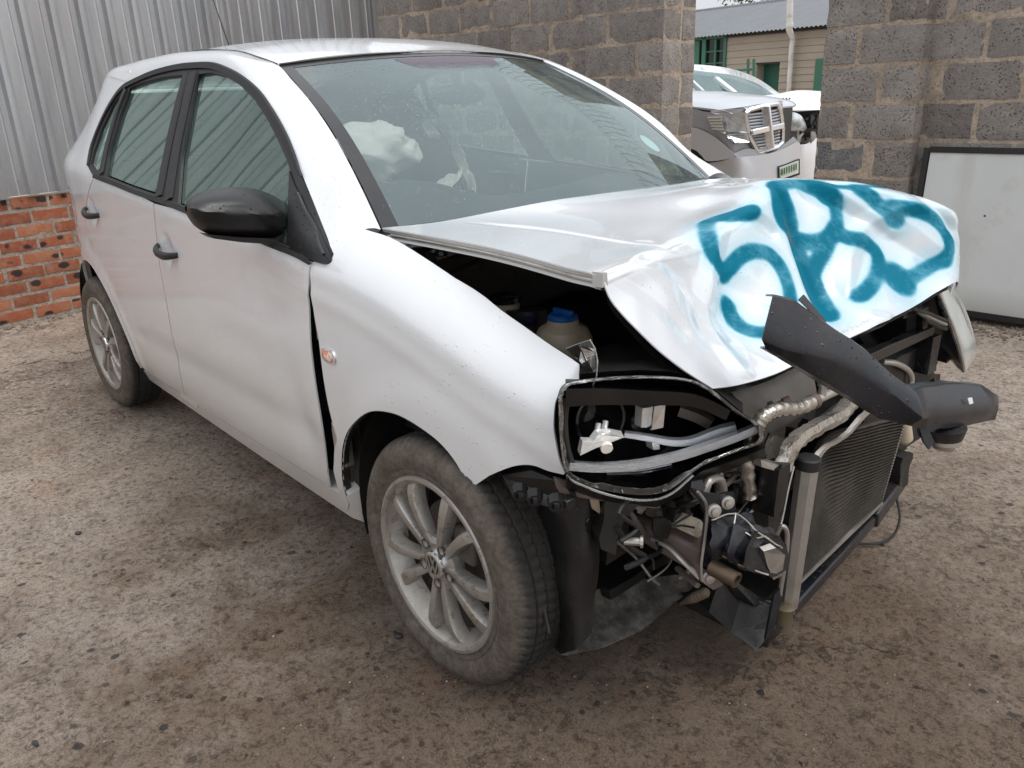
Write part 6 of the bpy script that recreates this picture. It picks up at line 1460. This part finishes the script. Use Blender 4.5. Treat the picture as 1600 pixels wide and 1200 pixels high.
# white damaged car beside it
W0 = Vector((-3.5, 7.0, 0)); WU = Vector((cos(radians(6)), sin(radians(6)), 0)); WLf = Vector((-WU.y, WU.x, 0))
def wq(px, py, u=0.): return onp(px, py, W0 + WU*u, (WU*.75 - WLf*.66).normalized())
wc = empty('damaged_car', W0 - WU*1.5, 'white car with a smashed front corner, mostly hidden behind the silver off-roader', 'car')
def wpatch(name, rows_, mat, n=4, th=.01):
    o = MB().grid(cr2([[wq(*q) for q in r] for r in rows_], n, n)).build(name, mat, wc, fix=False, angle=60); solid(o, th, 0); return o
M['cleanwhite'] = mk_paint('far_white_paint', (.78, .79, .80), dirt=False)
wpatch('windscreen', [[(1060,108,-1.5),(1120,115,-1.5),(1150,120,-1.45),(1185,133,-1.3),(1208,147,-1.0)], [(1060,155,-.9),(1120,155,-.9),(1150,153,-.9),(1180,153,-.9),(1207,152,-.9)]], M['screen'])
wpatch('roof', [[(1060,100,-2.6),(1110,103,-2.5),(1150,110,-2.4),(1185,124,-2.2),(1218,147,-1.1)], [(1060,108,-1.5),(1115,114,-1.5),(1150,119,-1.45),(1184,131,-1.3),(1207,147,-1.0)]], M['cleanwhite'])
MB().bar(wq(1098, 106, -1.9), wq(1148, 146, -.85), .06, .05).build('pillar', M['cleanwhite'], wc, bevel=.01)
wpatch('bonnet', [[(1190,150,-.7),(1212,148,-.7),(1245,142,-.6),(1280,143,-.5),(1310,145,-.5)], [(1190,160,-.35),(1212,160,-.35),(1245,152,-.3),(1280,150,-.2),(1310,152,-.2)], [(1200,172,-.1),(1215,172,-.1),(1245,173,0),(1278,172,.0),(1310,170,0)]], M['cleanwhite'])
for k in range(4): MB().add([wq(1217+k*5, 153, -.3), wq(1220+k*5, 153, -.3), wq(1221.5+k*5, 157, -.28), wq(1218+k*5, 157, -.28)], [(0,1,2,3)]).build('bonnet_vent', M['rubber'], wc, fix=False)
wpatch('front_panel', [[(1150,172,-.25),(1215,172,-.2),(1245,174,-.15),(1285,172,-.1),(1320,172,-.1)], [(1150,240,-.25),(1215,240,-.2),(1245,240,-.15),(1285,240,-.1),(1320,240,-.1)]], M['rubber'])
m = MB().grid(cr2([[wq(*q) for q in r] for r in ([(1218,176,.0),(1236,175,.08),(1250,180,.08),(1258,192,.05)], [(1218,190,.02),(1236,190,.13),(1252,192,.12),(1260,200,.06)], [(1220,200,.0),(1236,204,.08),(1250,205,.08),(1261,204,.05)])], 4, 4)).build('headlight', M['lamp'], wc, fix=False); solid(m, .01, 0)
wpatch('front_bumper', [[(1232,228,.0),(1250,226,.08),(1262,224,.10),(1274,216,.08),(1300,212,.0)], [(1228,250,.0),(1248,250,.1),(1262,248,.12),(1276,240,.1),(1300,238,.0)], [(1225,285,.0),(1246,285,.08),(1262,285,.1),(1278,285,.08),(1300,285,.0)]], M['cleanwhite'])
tr_ = random.Random(29)
for i in range(12):
    c0 = wq(tr_.uniform(1225, 1274), tr_.uniform(206, 222) if i % 2 else tr_.uniform(178, 215), .02 if i % 2 else -.02); 
    if not (i % 2): c0 = wq(tr_.uniform(1262, 1276), tr_.uniform(176, 215), -.02)
    s = tr_.uniform(.03, .06); b = subdiv_box((-s, -s, -s), (s, s, s), .03).crush(.03, 12, i); b.v = [c0 + v for v in b.v]; b.build('engine_fitting', (M['rubber'], M['shroud'], M['gloss'])[i % 3], wc, smooth=False)
b_ = MB().box((0,0,0),(1,1,1)); b_.v = [W0 - WU*3.6 + WU*v.x*3.1 + WLf*(v.y*1.6+.3) + Vector((0,0,.25+v.z*.6)) for v in b_.v]; b_.build('body', M['cleanwhite'], wc, bevel=.1)
for a, b in ((1235, 285), (1290, 285)): pass

# ------------------------------------------------------------------ the long building at the back
BA, BB = Vector((-13.6, 18.5, 0)), Vector((-9.72, 18.02, 0)); BD = (BB-BA).normalized(); BN = Vector((BD.y, -BD.x, 0))
def bw3(s, z, o=0): return BA + BD*s + BN*o + Vector((0, 0, z))
def bpx(px, py, o=0):
    p = onp(px, py, BA + BN*o, BN) - BA; return p.dot(BD), p.z
bld = empty('long_shed', bw3(2, 0, -2), 'long building with cream boards, green joinery and a grey ribbed metal roof', 'building')
t = NT('cream_boards'); cc = t.mix(t.ramp(t.noise(1.5, 5, .6, t.scaled((1, 1, 4))), [(.4, 0.), (.7, .5)]), (.36, .31, .25), (.29, .25, .20)); M['board'] = t.done(t.bsdf(cc, .7))
t = NT('green_joinery'); M['green'] = t.done(t.bsdf((.035, .14, .09), .5)); t = NT('dark_green_door'); M['dgreen'] = t.done(t.bsdf((.01, .09, .06), .5))
t = NT('roof_sheet'); cc = t.mix(t.ramp(t.noise(2.5, 6, .7), [(.4, 0.), (.7, .5)]), (.20, .21, .225), (.14, .145, .15)); M['roofm'] = t.done(t.bsdf(cc, .45, .5))
ez = 2.42; s_d0, zdt = bpx(1181, 101); s_d1, _ = bpx(1219, 98); s_w0 = bpx(1093, 90)[0]; s_w1, zwt = bpx(1137, 60); zwb = bpx(1115, 112)[1]
k = 0; z = .0
while z < ez - .10:
    z1 = z + .165
    spans = [(-6, 9)]
    def cut(sp_, a, b): 
        out = []
        for x0, x1 in sp_:
            if x1 <= a or x0 >= b: out.append((x0, x1))
            else:
                if x0 < a: out.append((x0, a))
                if x1 > b: out.append((b, x1))
        return out
    if z < zdt: spans = cut(spans, s_d0, s_d1)
    if z1 > zwb - .1: spans = cut(spans, s_w0-.6, s_w1)
    for a, b in spans:
        m = MB(); vs = [bw3(a, z, .015), bw3(b, z, .015), bw3(b, z1-.006, 0), bw3(a, z1-.006, 0), bw3(a, z, -.02), bw3(b, z, -.02), bw3(b, z1-.006, -.02), bw3(a, z1-.006, -.02)]
        m.add(vs, [(0,1,2,3),(4,7,6,5),(0,4,5,1),(2,6,7,3),(0,3,7,4),(1,5,6,2)]); m.build('board', M['board'], bld, smooth=False)
    z = z1
b = MB().box((0,0,0),(1,1,1)); b.v = [bw3(-6+15*v.x, ez*v.z, -.9-3*v.y) for v in b.v]; b.build('inner_wall', M['board'], bld)
for sx in (s_d0, s_d1): MB().poly([bw3(sx, 0, 0), bw3(sx, zdt, 0), bw3(sx, zdt, -.3), bw3(sx, 0, -.3)], BD*.03).build('door_reveal', M['board'], bld)
MB().poly([bw3(s_d0, zdt, 0), bw3(s_d1, zdt, 0), bw3(s_d1, zdt, -.9), bw3(s_d0, zdt, -.9)], (0, 0, .03)).build('door_reveal', M['rubber'], bld)
MB().poly([bw3(s_d0-.3, 0, -.34), bw3(s_d1+.6, 0, -.34), bw3(s_d1+.6, zdt, -.34), bw3(s_d0-.3, zdt, -.34)], BN*.04).build('door', M['dgreen'], bld)
# window
wn = MB(); 
def wbar(m_, s0, s1, z0, z1, o0=0, o1=.05): 
    b = MB().box((0,0,0),(1,1,1)); b.v = [bw3(s0+(s1-s0)*v.x, z0+(z1-z0)*v.z, o0+(o1-o0)*v.y) for v in b.v]; m_.add(b.v, b.f)
sm = bpx(1103, 90)[0]
wbar(wn, s_w1-.09, s_w1, zwb-.3, zwt+.1); wbar(wn, sm-.12, sm+.02, zwb-.3, zwt+.1); wbar(wn, s_w0-.6, s_w1, zwt+.02, zwt+.10); wbar(wn, (sm+s_w1)/2-.04, (sm+s_w1)/2+.02, zwb-.3, zwt)
wbar(wn, s_w0-.3, s_w0+.02, zwb-.3, zwt)
wo_ = wn.build('window', M['green'], bld)
for kx in range(3):
    m_ = MB(); zz = zwt - .30 - kx*.30; wbar(m_, sm, s_w1-.09, zz-.015, zz+.015, .0, .03); m_.build('glazing_bar', M['green'], wo_)
t = NT('dark_pane'); M['pane'] = t.done(t.bsdf((.015, .02, .022), .08, 0, None, .5))
m_ = MB(); wbar(m_, s_w0-.6, s_w1, zwb-.3, zwt+.1, -.05, -.03); m_.build('pane', M['pane'], wo_)
sgc = bpx(1279, 100)[0]; m_ = MB(); wbar(m_, sgc-.05, sgc+.5, 0, bpx(1279, 92)[1], 0, .06); m_.build('door_frame', M['green'], bld)
# roof: ribbed sheets with real waves, running up the slope
rows = []; s = -5.; RS_ = Vector((0, 0, 0)) - BN*2.9 + Vector((0, 0, .88)); ups = RS_.normalized()
nr = BD.cross(ups).normalized(); nr = nr if nr.z > 0 else -nr
for layer in range(1):
    s = -6.
    while s < 9:
        for ph, h in ((0, 0), (.25, .022), (.5, .034), (.75, .022)):
            base = bw3(s + ph*.13, ez - .05, .28) + nr*h; rows.append([base, base + RS_*.5, base + RS_*1.08])
        s += .13
ro = MB().grid(rows).build('roof', M['roofm'], bld, fix=False, angle=80); solid(ro, .003, 0)
b = MB(); b.poly([bw3(-6, ez-.10, .02), bw3(9, ez-.10, .02), bw3(9, ez-.02, .02), bw3(-6, ez-.02, .02)], BN*.02); b.build('fascia', M['rubber'], bld)
MB().tube([bw3(-6, ez+.90, -2.85), bw3(9, ez+.90, -2.85)], .08, 8).build('ridge_cap', M['roofm'], bld)
# white downpipe in front of the wall
def pipe_at(px, py, o): s_, z_ = bpx(px, py, o); return bw3(s_, z_, o)
t = NT('white_pipe'); cc = t.mix(t.ramp(t.noise(6, 4), [(.5, 0.), (.7, .5)]), (.66, .66, .64), (.30, .26, .22)); M['pipe'] = t.done(t.bsdf(cc, .5))
MB().tube([pipe_at(1235, -60, .55), pipe_at(1234, 37, .5), pipe_at(1233, 46, .45), pipe_at(1239, 60, .2), pipe_at(1237, 74, .16), pipe_at(1231, 165, .12)], [.075, .075, .078, .066, .062, .062], 12).build('downpipe', M['pipe'], bld)
MB().tube([pipe_at(1234, 36, .5), pipe_at(1233.6, 41, .49)], .088, 12).build('pipe_collar', M['pipe'], bld)
# green gate posts
gt = empty('green_railing', bw3(1.6, 0, 2.0), 'thin green pipe railing in front of the cream boards, left of the doorway', 'railing')
for px_ in (1169, 1178): MB().tube([pipe_at(px_, 92, 2.0), pipe_at(px_-.8, 170, 2.0)], .035, 8).build('post', M['green'], gt)
MB().tube([pipe_at(1120, 111, 2.0), pipe_at(1178, 108, 2.0)], .03, 8).build('rail', M['green'], gt)
# dark tree behind the roof
trc = bw3(-1.5, 0, -9); tree = empty('tree', trc, 'dark green tree rising behind the metal roof', 'tree')
MB().tube([trc, trc + Vector((.2, 0, 2.2)), trc + Vector((0, .3, 4.4))], [.22, .17, .08], 10).build('trunk', M['rust'], tree)
t = NT('leaves'); cc = t.ramp(t.noise(1.2, 3), [(.35, (.018, .035, .012)), (.65, (.055, .085, .03))]); M['leaf'] = t.done(t.bsdf(cc, .6))
lf = MB(); tr_ = random.Random(4)
for i in range(9000):
    a, b, c_ = tr_.gauss(0, 1), tr_.gauss(0, 1), tr_.gauss(0, 1); L = sqrt(a*a+b*b+c_*c_); r0 = 2.6*tr_.uniform(.35, 1)**.5*(1+.35*noise.noise(Vector((a/L*2, b/L*2, c_/L*2))))
    p = trc + Vector((a/L*r0*1.7, b/L*r0, 4.6 + c_/L*r0*.75)); s = tr_.uniform(.05, .10); n = Vector((tr_.gauss(0,1), tr_.gauss(0,1), tr_.gauss(0,1))).normalized(); q = n.orthogonal().normalized()*s; w = n.cross(q)*.5
    lf.add([p-q, p+w, p+q, p-w], [(0,1,2,3)])
lf.build('crown', M['leaf'], tree, fix=False, smooth=False)
